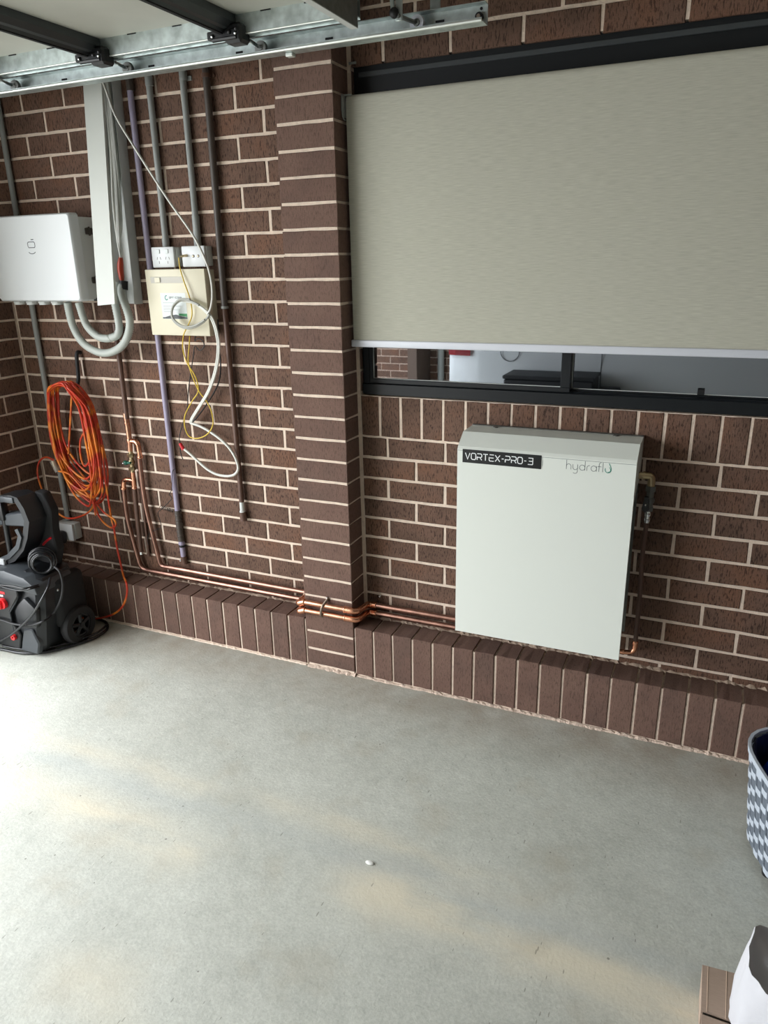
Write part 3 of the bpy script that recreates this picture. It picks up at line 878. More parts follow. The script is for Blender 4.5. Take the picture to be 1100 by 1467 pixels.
MB().ball((0.305, -0.006, 0.335), 0.006).cyl((0.305, -0.02, 0.330), (0.305, 0.002, 0.335), 0.003, 6).build('screw', 'chrome', pu)
for (px, pz) in ((-0.745, 0.345), (-0.735, 0.300)):
    MB().ball((px, -0.012, pz), 0.006).cyl((px, -0.012, pz), (px, 0.002, pz), 0.003, 6).build('screw', 'chrome', plw)

# manifold: supply riser with tee, ball valve and branch elbows
mf = thing('copper_manifold', (-0.955, -0.03, 0.35), 'copper supply riser with tee and green ball valve left of the purple pipe', 'pipe')
TP = [(-0.9409,-0.0300,1.3757), (-0.9444,-0.0300,1.0291), (-0.9502,-0.0300,0.9466), (-0.9504,-0.0300,0.8967)]
MB().tube([(TP[0][0], -0.03, TP[0][2] + 0.08), TP[0], TP[1]], 0.0115, 12).build('painted_pipe', 'pipe_brown_paint', mf, smooth=40)
q = [(-0.9494,-0.0300,1.0483), (-0.9470,-0.0300,0.9897), (-0.9458,-0.0300,0.9237), (-0.9517,-0.0300,0.8764)]
MB().tube(q, 0.0120, 12).disc_ring(q[0], (0, 0, 1), 0.004, 0.012, 0.006).disc_ring(q[2], (0, 0, 1), 0.004, 0.0145, 0.012).disc_ring([(-0.9478,-0.0300,1.0093)][0], (0, 0, 1), 0.004, 0.0135, 0.004).build('tee', 'copper', mf, smooth=40)
br_ = [(-0.9500,-0.0300,0.9234), (-0.9152,-0.0300,0.9327), (-0.8946,-0.0300,0.9078), (-0.9019,-0.0300,0.8505)]
MB().tube(bend_path([br_[0], (br_[2][0] - 0.004, -0.03, br_[0][2] + 0.002), (br_[2][0] - 0.002, -0.03, br_[3][2])], 0.034, 8), 0.0115, 12).disc_ring((br_[2][0] - 0.002, -0.03, br_[3][2]), (0, 0, 1), 0.004, 0.0138, 0.004).build('elbow', 'copper_bright', mf, smooth=40)
q = [(-0.9496,-0.0300,0.8766), (-0.9542,-0.0300,0.7745)]
MB().cyl(q[0], q[1], 0.0105, 12).disc_ring([(-0.9522,-0.0300,0.8562)][0], (0, 0, 1), 0.004, 0.0165, 0.009, 6).disc_ring([(-0.9547,-0.0300,0.7916)][0], (0, 0, 1), 0.004, 0.0165, 0.009, 6).ball([(-0.9533,-0.0300,0.8223)][0], 0.0165).build('valve_body', 'brass', mf, smooth=40)
hv = [(-0.9403,-0.0500,0.8252), (-0.9701,-0.0500,0.8225)]
MB().cyl(hv[0], hv[1], 0.006, 8).ball(hv[1], 0.011, sx=1.3).build('valve_handle', 'valve_green', mf, smooth=50)
MB().ball((hv[1][0] - 0.004, hv[1][1] - 0.012, hv[1][2]), 0.004).build('handle_screw', 'chrome', mf)
q = [(-0.9542,-0.0300,0.7745), (-0.9569,-0.0300,0.6950)]
MB().cyl(q[0], q[1], 0.0112, 12).disc_ring(q[1], (0, 0, 1), 0.004, 0.013, 0.004).build('coupling', 'copper_bright', mf, smooth=40)
q2 = [(-0.9559,-0.0300,0.7262), (-1.0189,-0.0300,0.7199), (-1.0250,-0.0300,0.6843)]
MB().tube(bend_path([(q2[0][0], -0.03, q2[0][2] + 0.006), (q2[1][0] + 0.002, -0.03, q2[0][2] + 0.008), (q2[2][0], -0.03, q2[2][2] - 0.004)], 0.03, 8), 0.0118, 12).disc_ring(q2[2], (0, 0, 1), 0.004, 0.0138, 0.004).build('elbow', 'copper_bright', mf, smooth=40)
q = [(-0.9569,-0.0300,0.6950), (-0.9646,-0.0300,0.5318), (-0.9698,-0.0300,0.3674)]
MB().tube(q, 0.0115, 12).build('painted_pipe', 'pipe_brown_paint', mf, smooth=40)
MB().cyl(q[2], (q[2][0], -0.03, q[2][2] - 0.014), 0.0105, 12).build('end_cap', 'chrome', mf, smooth=40)
dp = thing('drain_pipe', (-0.93, -0.016, 0.32), 'thin brown capped pipe tucked behind the copper risers', 'pipe')
q = [(-0.9325,-0.0100,0.7575), (-0.9415,-0.0100,0.3529)]
MB().cyl(q[0], q[1], 0.0065, 10).cyl(q[1], (q[1][0], q[1][1], q[1][2] - 0.012), 0.009, 10).build('pipe_run', 'pipe_brown_paint', dp, smooth=40)

# ------------------------------------------------------------------ vertical conduits
def saddle(parent, x, z, r, m='conduit_grey'):
    b = MB().bbox(x - r - 0.016, -0.006, z - 0.008, x + r + 0.016, 0.0005, z + 0.008, 0.001)
    b.disc_ring((x, -r - 0.003, z), (0, 0, 1), r, r + 0.003, 0.008, 16)
    b.build('saddle', m, parent, smooth=40)
def conduit(name, label, x, zb, zt, r, m, xb=None, cat='conduit', group=None):
    xb = x if xb is None else xb
    o = thing(name, (xb, -r, zb), label, cat, group)
    MB().cyl((xb, -r - 0.004, zb), (x, -r - 0.004, zt), r, 14).build('tube', m, o, smooth=40)
    return o
g0 = conduit('grey_conduit', 'grey conduit running down behind the white inverter to the corner outlet', -1.440, 0.47, 2.775, 0.0125, 'conduit_grey', xb=-1.442)
g1 = conduit('grey_conduit', 'grey conduit dropping into the double power outlet', -0.618, 1.76, 2.775, 0.0125, 'conduit_grey', xb=-0.622)
MB().cyl((-0.618, -0.0165, 2.352), (-0.618, -0.0165, 2.384), 0.0155, 14).build('coupling', 'conduit_grey', g1, smooth=40)
MB().cyl((-0.622, -0.0165, 1.765), (-0.622, -0.0165, 1.800), 0.0150, 14).build('coupling', 'conduit_grey', g1, smooth=40)
g2 = conduit('grey_conduit', 'grey conduit dropping into the data outlet', -0.455, 1.76, 2.775, 0.0125, 'conduit_grey', xb=-0.462)
MB().cyl((-0.455, -0.0165, 2.368), (-0.455, -0.0165, 2.384), 0.0155, 14).build('coupling', 'conduit_grey', g2, smooth=40)
MB().cyl((-0.462, -0.0165, 1.765), (-0.460, -0.0165, 1.880), 0.0150, 14).build('coupling', 'conduit_grey', g2, smooth=40)
saddle(g2, -0.4555, 2.362, 0.0125)
pp = thing('purple_pipe', (-0.722, -0.02, 0.35), 'lilac purple recycled-water pipe running down behind the cream box', 'pipe')
PPX = [(-0.712, -0.016, 2.775), (-0.716, -0.016, 2.36), (-0.722, -0.016, 1.4), (-0.726, -0.016, 0.60)]
MB().tube(PPX, 0.0122, 14).build('tube', 'purple_pvc', pp, smooth=40)
MB().cyl((-0.713, -0.016, 2.345), (-0.713, -0.016, 2.385), 0.0150, 14).build('coupling', 'pipe_dark_grey', pp, smooth=40)
lag = MB().cyl((-0.726, -0.016, 0.605), (-0.724, -0.016, 0.452), 0.0155, 14)
for zz in (0.60, 0.582, 0.56, 0.545, 0.52, 0.50, 0.478):
    lag.disc_ring((-0.725, -0.016, zz), (0, 0, 1), 0.012, 0.0172, 0.0035, 16)
lag.build('lagging', 'pipe_dark_grey', pp, smooth=40)
MB().cyl((-0.724, -0.016, 0.455), (-0.722, -0.016, 0.372), 0.0122, 14).disc_ring((-0.7235, -0.016, 0.440), (0, 0, 1), 0.01, 0.0155, 0.006).build('tail_piece', 'purple_pvc', pp, smooth=40)
MB().disc_ring((-0.7232, -0.016, 0.427), (0, 0, 1), 0.01, 0.0150, 0.005).build('rubber_band', 'black_rubber', pp, smooth=40)
MB().cyl((-0.722, -0.016, 0.374), (-0.721, -0.014, 0.335), 0.0150, 14).build('end_cap', 'pipe_brown_paint', pp, smooth=40)
bp_ = thing('brown_downpipe', (-0.352, -0.02, 0.6), 'brown painted vent pipe with grey sleeve, furthest right of the vertical pipes', 'pipe')
MB().tube([(-0.346, -0.019, 2.775), (-0.349, -0.019, 2.34), (-0.356, -0.019, 1.52)], 0.0135, 14).build('sleeve', 'pipe_dark_grey', bp_, smooth=40)
MB().disc_ring((-0.356, -0.019, 1.527), (0, 0, 1), 0.012, 0.0155, 0.005).build('sleeve_collar', 'grey_plastic', bp_, smooth=40)
MB().tube([(-0.356, -0.019, 1.525), (-0.356, -0.019, 0.69)], 0.0115, 14).build('tube', 'pipe_brown_paint', bp_, smooth=40)
MB().disc_ring((-0.356, -0.019, 0.645), (0, 0, 1), 0.008, 0.0135, 0.004).cyl((-0.356, -0.019, 0.69), (-0.356, -0.019, 0.642), 0.0105, 12).build('joint_ring', 'grey_white_metal', bp_, smooth=40)
MB().cyl((-0.356, -0.019, 0.643), (-0.354, -0.018, 0.602), 0.0155, 14).build('end_cap', 'pipe_brown_paint', bp_, smooth=40)
MB().cyl((-0.349, -0.019, 2.352), (-0.349, -0.019, 2.366), 0.017, 14).cyl((-0.325, -0.008, 2.36), (-0.325, 0.002, 2.36), 0.006, 8).build('pipe_clip', 'pipe_brown_paint', bp_, smooth=40)

# ------------------------------------------------------------------ trunking lid, base and cables
tk = thing('cable_trunking', (-0.83, -0.03, 1.54), 'white cable trunking base with its cover hanging off in front', 'trunking')
b = MB()
def slab(p0, p1, p2, p3, n, t_):
    """quad sheet with thickness t_ along n"""
    n = Vector(n).normalized() * t_
    a = [Vector(p) for p in (p0, p1, p2, p3)]
    return [tuple(p) for p in a] + [tuple(p + n) for p in a]
zt_, zb_ = 2.775, 1.539
XT, XB = -0.758, -0.795        # right outer face of the base, top and bottom
b.hexa(slab((XT, -0.052, zt_), (XT, -0.001, zt_), (XB, -0.001, zb_), (XB, -0.052, zb_), (-1, 0, 0), 0.0025))
b.hexa(slab((XT - 0.098, -0.052, zt_), (XT - 0.098, -0.001, zt_), (XB - 0.098, -0.001, zb_), (XB - 0.098, -0.052, zb_), (1, 0, 0), 0.0025))
b.hexa(slab((XT - 0.098, -0.001, zt_), (XT, -0.001, zt_), (XB, -0.001, zb_), (XB - 0.098, -0.001, zb_), (0, -1, 0), 0.0025))
b.build('base_channel', 'grey_white_metal', tk)
l_ = MB()
TL_, TR_ = (-0.872, -0.100, 2.365), (-0.780, -0.100, 2.356)
BL_, BR_ = (-0.882, -0.176, 1.541), (-0.788, -0.176, 1.548)
def ext(a, b__, z): k = (z - a[2]) / (b__[2] - a[2]); return tuple(a[i] + (b__[i] - a[i]) * k for i in range(3))
TL2, TR2 = ext(BL_, TL_, 2.6), ext(BR_, TR_, 2.6)
l_.hexa(slab(TL2, TR2, BR_, BL_, (0, 1, 0), 0.0025))
l_.hexa(slab(TR2, (TR2[0], TR2[1] + 0.012, TR2[2]), (BR_[0], BR_[1] + 0.012, BR_[2]), BR_, (-1, 0, 0), 0.0025))
l_.hexa(slab(TL2, (TL2[0], TL2[1] + 0.012, TL2[2]), (BL_[0], BL_[1] + 0.012, BL_[2]), BL_, (1, 0, 0), 0.0025))
l_.build('cover', 'trunking_white', tk)
grp = 'cables inside the open trunking'
def cable(name, pts, r, m, label, cat='cable', group=None, n=7, k=7):
    o = MB().tube(smooth_path(pts, k), r, n).build(name, m, smooth=60)
    return tag(o, label, cat, group)
q = [(-0.8352,-0.0550,1.7320), (-0.8454,-0.0550,1.6847), (-0.8443,-0.0550,1.6367)]
for i, (dx, dz, which) in enumerate(((0, 0, 'rightmost of the four'), (0.014, 0.03, 'second from left of the four'), (0.026, 0.05, 'leftmost of the four'), (0.006, -0.03, 'second from right of the four'))):
    o = cable('supply_cable', [(-0.815 - dx, -0.012, 2.77), (-0.825 - dx, -0.014, 2.2), (-0.822 - dx, -0.036 - 0.004 * i, 1.90 + dz), (q[0][0] - 0.004 - dx * 0.4, -0.046, 1.79 + dz * 0.5), (q[0][0] - 0.002 + 0.0015 * i, -0.052 - 0.002 * i, q[0][2] - 0.004)], 0.0056, 'white_cable',
              which + ' white cables inside the open trunking above the red sleeve', group=grp)
q = [(-0.8352,-0.0550,1.7320), (-0.8454,-0.0550,1.6847), (-0.8443,-0.0550,1.6367)]
sl = thing('red_cable_sleeve', (q[2][0], -0.055, q[2][2] - 0.04), 'orange-red sleeve with silver tip inside the trunking above the grey hoses', 'sleeve')
MB().tube(smooth_path(q, 5), 0.01, 10, radii=[0.007, 0.009, 0.011, 0.0125, 0.013, 0.013, 0.013, 0.012, 0.0115, 0.010, 0.009]).build('sleeve_body', 'orange_sleeve', sl, smooth=50)
MB().cyl(q[2], (q[2][0] + 0.004, -0.055, q[2][2] - 0.026), 0.0042, 8).build('sleeve_tip', 'chrome', sl, smooth=50)

# ------------------------------------------------------------------ inverter box
iv = thing('inverter', (-1.22, -0.08, 1.55), 'large white wall-mounted inverter cabinet in the left corner, cut by the frame', 'inverter')
IX0, IX1, IZ0, IZ1 = -1.475, -0.985, 1.556, 1.908
fpoly = [(IX0 + 0.012, IZ0), (IX0, IZ0 + 0.012), (IX0, IZ1 - 0.008), (IX0 + 0.008, IZ1), (IX1 - 0.008, IZ1), (IX1, IZ1 - 0.008), (IX1, IZ0 + 0.008), (IX1 - 0.008, IZ0)]
bm_ = MB()
ring0 = [(x, -0.112, z) for x, z in fpoly]
cxm, czm = (IX0 + IX1) / 2, (IZ0 + IZ1) / 2
def sc2(f1, f2, y): return [(cxm + (x - cxm) * f1, y, czm + (z - czm) * f2) for x, z in fpoly]
bm_.loft([ring0, sc2(1, 1, -0.148), sc2(0.985, 0.98, -0.157), sc2(0.972, 0.965, -0.160)])
bm_.build('cover', 'white_plastic', iv, smooth=35)
MB().bbox(IX0 + 0.02, -0.112, IZ0 + 0.006, IX1 - 0.004, -0.026, IZ1 - 0.014, 0.004, 2).build('rear_housing', 'grey_white_metal', iv, smooth=35)
MB().bbox(IX0 + 0.05, -0.028, IZ0 - 0.004, IX1 - 0.055, -0.001, IZ1 - 0.02, 0.002).build('wall_plate', 'grey_white_metal', iv)
for z in (1.838, 1.640):
    kn = MB()
    kn.bbox(IX1 - 0.005, -0.080, z - 0.013, IX1 + 0.001, -0.038, z + 0.013, 0.002)
    for j in range(5):
        kn.bbox(IX1 - 0.001, -0.083 + j * 0.0095, z - 0.018 + abs(j - 2) * 0.0045, IX1 + 0.005, -0.077 + j * 0.0095, z + 0.018 - abs(j - 2) * 0.0045, 0.0008)
    kn.build('hinge_screw', 'pipe_dark_grey', iv)
MB().bbox(IX1 - 0.020, -0.070, IZ0 - 0.002, IX1 + 0.003, -0.030, IZ0 + 0.012, 0.002).build('rubber_plug', 'black_rubber', iv)
for i in range(4):
    gx = -1.405 + i * 0.076
    MB().cyl((gx, -0.11, IZ0 + 0.002), (gx, -0.11, IZ0 - 0.016), 0.0235, 16).disc_ring((gx, -0.11, IZ0 - 0.006), (0, 0, 1), 0.01, 0.0262, 0.004, 8).build('cable_gland', 'grey_white_metal', iv, smooth=40)
lo = MB()
LX, LZ = -1.221, 1.781
strokes(lo, [[(-0.5, -0.35), (-0.62, -0.2), (-0.62, 0.2), (-0.45, 0.34), (0.5, 0.34), (0.62, 0.2), (0.62, -0.2), (0.5, -0.35), (-0.5, -0.35)]], LX, LZ + 0.008, 0.033, 0.033, -0.160, 0.0028, 0.0006)
strokes(lo, [arc(0, -0.6, 0.62, 0.32, 200, 340, 10)], LX - 0.002, LZ + 0.002, 0.033, 0.033, -0.160, 0.0028, 0.0006)
strokes(lo, [[(0.05, 0.62), (0.5, 0.62)]], LX, LZ + 0.008, 0.033, 0.033, -0.160, 0.0036, 0.0006)
lo.build('emblem', 'ink_dark', iv)
# two flexible grey hoses looping from the inverter up into the trunking
def corrugated(name, pts, r, label, group):
    path = smooth_path(pts, 26)
    rad = [r + (0.0011 if i % 2 else -0.0007) for i in range(len(path))]
    o = MB().tube(path, r, 12, radii=rad).build(name, 'flex_conduit', smooth=70)
    return tag(o, label, 'hose', group)
ho = [(-1.1182,-0.0900,1.5404), (-1.1260,-0.0900,1.4446), (-1.0718,-0.0900,1.3667), (-0.9645,-0.0900,1.3330), (-0.8546,-0.0900,1.3720), (-0.7997,-0.0900,1.4668), (-0.7930,-0.0900,1.5727), (-0.7981,-0.0900,1.6094)]
ho = [(ho[0][0], -0.11, 1.55)] + [(p[0], p[1], p[2]) for p in ho[1:-2]] + [(-0.838, -0.075, 1.585), (-0.835, -0.06, 1.625)]
hi_ = [(-1.0530,-0.0900,1.5406), (-1.0419,-0.0900,1.4548), (-0.9831,-0.0900,1.4049), (-0.9123,-0.0900,1.4004), (-0.8588,-0.0900,1.4368), (-0.8334,-0.0900,1.5155), (-0.8298,-0.0900,1.6010)]
hi_ = [(hi_[0][0], -0.11, 1.55)] + [(p[0], p[1] - 0.005, p[2]) for p in hi_[1:-2]] + [(-0.876, -0.080, 1.57), (-0.868, -0.06, 1.63)]
corrugated('flexible_hose', ho, 0.0165, 'outer grey corrugated hose looping from inverter to trunking', 'corrugated hoses')
corrugated('flexible_hose', hi_, 0.0160, 'inner grey corrugated hose looping from inverter to trunking', 'corrugated hoses')
tag(MB().cyl((-0.836, -0.064, 1.60), (-0.835, -0.058, 1.635), 0.019, 14).build('hose_coupling', 'black_rubber', smooth=40), 'short black coupling on top of the outer grey hose', 'coupling')

# ------------------------------------------------------------------ outlets and network box
def outlet(name, x0, label):
    o = thing(name, (x0 + 0.057, -0.02, 1.686), label, 'outlet')
    MB().bbox(x0 + 0.004, -0.036, 1.689, x0 + 0.116, -0.0005, 1.764, 0.003, 2).build('mounting_block', 'grey_white_metal', o, smooth=35)
    MB().bbox(x0, -0.050, 1.686, x0 + 0.113, -0.036, 1.766, 0.004, 2).build('faceplate', 'white_plastic', o, smooth=35)
    return o
po = outlet('power_outlet', -0.675, 'white double power outlet above the cream box, left of the pair')
for i in range(2):
    cx = -0.675 + 0.036 + i * 0.044
    MB().bbox(cx - 0.008, -0.0530, 1.740, cx + 0.008, -0.049, 1.757, 0.0012).build('switch', 'paper_white', po)
    sl_ = MB()
    for sx in (-1, 1):
        sl_.hexa(slab((cx + sx * 0.0055, -0.0503, 1.727), (cx + sx * 0.0078, -0.0503, 1.727), (cx + sx * 0.0108, -0.0503, 1.717), (cx + sx * 0.0085, -0.0503, 1.717), (0, 1, 0), 0.0006))
    sl_.box(cx - 0.0012, -0.0503, 1.701, cx + 0.0012, -0.0497, 1.711)
    sl_.build('socket_slots', 'pipe_dark_grey', po)
do = outlet('data_outlet', -0.522, 'white data wall plate with round ports, right of the double power outlet')
for i in range(2):
    cx = -0.522 + 0.058 + i * 0.024
    MB().cyl((cx, -0.049, 1.727), (cx, -0.0508, 1.727), 0.0058, 14).build('port', 'pipe_dark_grey', do)
    MB().cyl((cx, -0.0505, 1.727), (cx, -0.0535, 1.727), 0.0022, 8).build('pin', 'brass', do)
MB().cyl((-0.497, -0.049, 1.730), (-0.500, -0.066, 1.729), 0.0055, 10).cyl((-0.500, -0.066, 1.729), (-0.512, -0.072, 1.727), 0.0042, 8).build('patch_plug', 'brass', do, smooth=40)

nb = thing('network_box', (-0.55, -0.03, 1.415), 'cream plastic network box with a sticker under the two outlets', 'junction box')
NX0, NX1, NZ0, NZ1, ND = -0.706, -0.405, 1.415, 1.679, 0.068
MB().bbox(NX0 + 0.006, -0.036, NZ0 + 0.004, NX1 - 0.001, -0.0005, NZ1 - 0.004, 0.002).build('base', 'cream_plastic', nb)
MB().bbox(NX0, -ND, NZ0, NX1, -0.036, NZ1, 0.003, 2).build('lid', 'cream_plastic', nb, smooth=35)
MB().bbox(NX0 + 0.026, -ND - 0.0006, 1.625, NX0 + 0.192, -ND + 0.001, 1.650, 0.0005).build('window_recess', 'label_window', nb)
MB().bbox(NX0 + 0.048, -ND - 0.003, 1.6275, NX0 + 0.076, -ND, 1.6475, 0.001).build('slide_catch', 'cream_plastic', nb)
MB().box(NX0 + 0.078, -ND - 0.0012, 1.6285, NX0 + 0.080, -ND, 1.6465).build('catch_gap', 'ink_dark', nb)
st = MB().box(NX0 + 0.068, -ND - 0.0004, 1.482, NX0 + 0.196, -ND + 0.0004, 1.586).build('sticker', 'paper_white', nb)
s_ = MB()
fx = NX0 + 0.068
s_.use('ink_teal'); strokes(s_, [arc(fx + 0.030, 1.567, 0.0065, 0.0085, 60, 330, 12)], 0, 0, 1, 1, -ND - 0.0004, 0.0034, 0.0004)
s_.use('ink_grey')
LG = {'O': [[(0, 0), (0, 1), (1, 1), (1, 0), (0, 0)]], 'P': [[(0, 0), (0, 1), (1, 1), (1, 0.5), (0, 0.5)]], 'T': [[(0, 1), (1, 1)], [(0.5, 1), (0.5, 0)]], 'I': [[(0.5, 0), (0.5, 1)]],
      'C': [[(1, 1), (0, 1), (0, 0), (1, 0)]], 'M': [[(0, 0), (0, 1), (0.5, 0.4), (1, 1), (1, 0)]]}
for i, ch in enumerate('OPTICOMM'):
    strokes(s_, LG[ch], fx + 0.045 + i * 0.0082, 1.5645, 0.0056, 0.0064, -ND - 0.0004, 0.0014, 0.0004)
for z, x1 in ((1.547, 0.085), (1.534, 0.10), (1.526, 0.06), (1.519, 0.095), (1.512, 0.055)):
    strokes(s_, [[(fx + 0.010, z), (fx + x1, z)]], 0, 0, 1, 1, -ND - 0.0004, 0.0009, 0.0003)
s_.use('ink_dark').prism([(fx + 0.001, 1.483), (fx + 0.127, 1.483), (fx + 0.127, 1.490), (fx + 0.10, 1.493), (fx + 0.07, 1.500), (fx + 0.04, 1.496), (fx + 0.012, 1.489), (fx + 0.001, 1.489)], 'y', -ND - 0.0008, -ND - 0.0004)
s_.use('label_green').prism([(fx + 0.085, 1.497), (fx + 0.127, 1.491), (fx + 0.127, 1.504), (fx + 0.085, 1.504)], 'y', -ND - 0.0008, -ND - 0.0004)
s_.build('sticker_print', None, st)

# white cable: from the track down across the wall, a coil over the box, then a loop with a red cap
wc = thing('white_cable', (-0.50, -0.08, 1.0), 'long white cable hanging in front of the cream box with a red capped end', 'cable')
A = [(-0.7700,-0.1000,2.3600), (-0.7309,-0.1000,2.2488), (-0.6485,-0.1000,2.1207), (-0.5220,-0.1000,1.9393), (-0.4217,-0.1000,1.8087)] + [(-0.3803,-0.0900,1.7176), (-0.3613,-0.0900,1.6520), (-0.3590,-0.0900,1.5858), (-0.3721,-0.0900,1.5321), (-0.3924,-0.0900,1.5048)]
coil = [(-0.4255,-0.0950,1.5403), (-0.4685,-0.0950,1.5565), (-0.5175,-0.0950,1.5564), (-0.5565,-0.0950,1.5315), (-0.5687,-0.0950,1.4953), (-0.5511,-0.0950,1.4675), (-0.5073,-0.0950,1.4486), (-0.4536,-0.0950,1.4550), (-0.4057,-0.0950,1.4777), (-0.3783,-0.0950,1.5052)]
Bc = [(-0.5115,-0.0850,1.5558), (-0.4499,-0.0850,1.5450), (-0.3958,-0.0850,1.5071), (-0.3725,-0.0850,1.4718), (-0.3611,-0.0850,1.4224), (-0.3605,-0.0850,1.3667)] + [(-0.4104,-0.0500,1.2752), (-0.4568,-0.0500,1.1851), (-0.5127,-0.0500,1.1160), (-0.5610,-0.0500,1.0579)]
E_ = [(-0.5713,-0.0450,1.0376), (-0.5274,-0.0450,1.0282), (-0.4743,-0.0450,1.0071), (-0.4056,-0.0450,0.9659), (-0.3600,-0.0450,0.9168), (-0.3402,-0.0450,0.8623), (-0.3544,-0.0450,0.8295), (-0.3928,-0.0450,0.8130), (-0.4521,-0.0450,0.8137), (-0.5026,-0.0450,0.8313), (-0.5481,-0.0450,0.8625), (-0.5934,-0.0450,0.8970), (-0.6254,-0.0450,0.9168)]
b = MB().tube(smooth_path([(-0.84, -0.13, 2.55)] + A, 6), 0.0045, 7)
b.build('cable_run', 'white_cable', wc, smooth=60)
MB().tube(smooth_path(coil, 5), 0.0048, 7).tube(smooth_path([(p[0] + 0.006, p[1] - 0.006, p[2] + 0.006) for p in coil[1:-1]], 5), 0.0042, 7).build('cable_coil', 'grey_cable', wc, smooth=60)
MB().tube(smooth_path(Bc + E_[:1], 5), 0.0052, 7).tube(smooth_path([(p[0] + 0.010, p[1] - 0.003, p[2] + 0.001) for p in Bc[1:]] + [(E_[0][0] + 0.006, E_[0][1], E_[0][2])], 5), 0.0044, 7).build('cable_run', 'white_cable', wc, smooth=60)
MB().tube(smooth_path(E_, 5), 0.0060, 7).build('cable_run', 'white_cable', wc, smooth=60)
q = [(-0.6258,-0.0450,0.9135), (-0.6414,-0.0450,0.9411)]
MB().cyl(q[0], q[1], 0.0088, 10, 0.0075).build('end_cap', 'red_cap', wc, smooth=40)
yc = cable('yellow_cable', [(-0.5177,-0.0750,1.7229), (-0.5166,-0.0750,1.6802)] + [(-0.4973,-0.0820,1.6264), (-0.4777,-0.0820,1.5639), (-0.4750,-0.0820,1.5035), (-0.4981,-0.0820,1.4616), (-0.5287,-0.0820,1.4189)] + [(-0.5659,-0.0500,1.3574), (-0.5517,-0.0500,1.2994), (-0.5152,-0.0500,1.2418), (-0.5081,-0.0500,1.1826), (-0.5473,-0.0500,1.1353), (-0.5931,-0.0500,1.0713), (-0.6003,-0.0500,1.0180), (-0.5827,-0.0500,0.9784), (-0.5381,-0.0500,0.9724), (-0.4831,-0.0500,0.9952), (-0.4483,-0.0500,1.0408), (-0.4492,-0.0500,1.0955), (-0.4695,-0.0500,1.1396), (-0.5014,-0.0500,1.1769), (-0.5245,-0.0500,1.2265), (-0.5443,-0.0500,1.2996), (-0.5311,-0.0500,1.3727)] + [(-0.535, -0.03, 1.425)], 0.0026, 'yellow_cable', 'thin yellow cable from the data plate looping down the brickwork')
bc = cable('black_cable', [(-0.505, -0.025, 1.425)] + [(-0.5152,-0.0300,1.3912), (-0.4961,-0.0300,1.4003), (-0.4723,-0.0300,1.3893), (-0.4715,-0.0300,1.3663), (-0.4950,-0.0300,1.3512), (-0.5182,-0.0300,1.3680), (-0.5307,-0.0300,1.3269), (-0.5551,-0.0300,1.2522), (-0.5762,-0.0300,1.1760), (-0.5939,-0.0300,1.0984), (-0.6155,-0.0300,1.0504), (-0.6535,-0.0300,0.9688), (-0.6549,-0.0300,0.9302), (-0.6567,-0.0300,0.8880), (-0.6484,-0.0300,0.8627)], 0.0022, 'black_plastic', 'thin black wire curling under the cream box down the wall')
dc = cable('black_cable', [(-0.388, -0.03, 1.48)] + [(-0.3978,-0.0250,1.3591), (-0.3972,-0.0250,1.3014), (-0.4126,-0.0250,1.2277), (-0.4521,-0.0250,1.1663), (-0.5074,-0.0250,1.1026), (-0.5458,-0.0250,1.0633), (-0.5802,-0.0250,1.0298), (-0.5437,-0.0250,1.0198), (-0.4897,-0.0250,1.0018), (-0.4269,-0.0250,0.9690), (-0.3829,-0.0250,0.9351)], 0.0032, 'black_plastic', 'black cable lying behind the white cable loop')
cw = cable('earth_wire', [(-0.6913,-0.0340,0.8139), (-0.7133,-0.0340,0.7986), (-0.7289,-0.0340,0.7167), (-0.7451,-0.0340,0.6878), (-0.7357,-0.0340,0.6684), (-0.7593,-0.0340,0.6452), (-0.7968,-0.0340,0.6133), (-0.8300,-0.0340,0.5850), (-0.8227,-0.0340,0.5508), (-0.8195,-0.0340,0.5159), (-0.8425,-0.0340,0.5023), (-0.8927,-0.0340,0.4778), (-0.9154,-0.0340,0.4424), (-0.9113,-0.0340,0.4139)], 0.0017, 'black_plastic', 'thin dark wire zigzagging from the purple pipe to the copper risers', k=4)
cs = MB()
hx = [(-0.8215,-0.0200,0.6095), (-0.7444,-0.0200,0.6012)]
cs.tube([(hx[0][0] + (hx[1][0] - hx[0][0]) * i / 60, -0.020 - 0.007 * math.cos(i * 2 * PI / 8), hx[0][2] + (hx[1][2] - hx[0][2]) * i / 60 + 0.008 * math.sin(i * 2 * PI / 8)) for i in range(61)], 0.0015, 6)
tag(cs.build('coiled_wire', 'pipe_dark_grey', smooth=60), 'small coiled wire spring beside the purple pipe', 'wire')

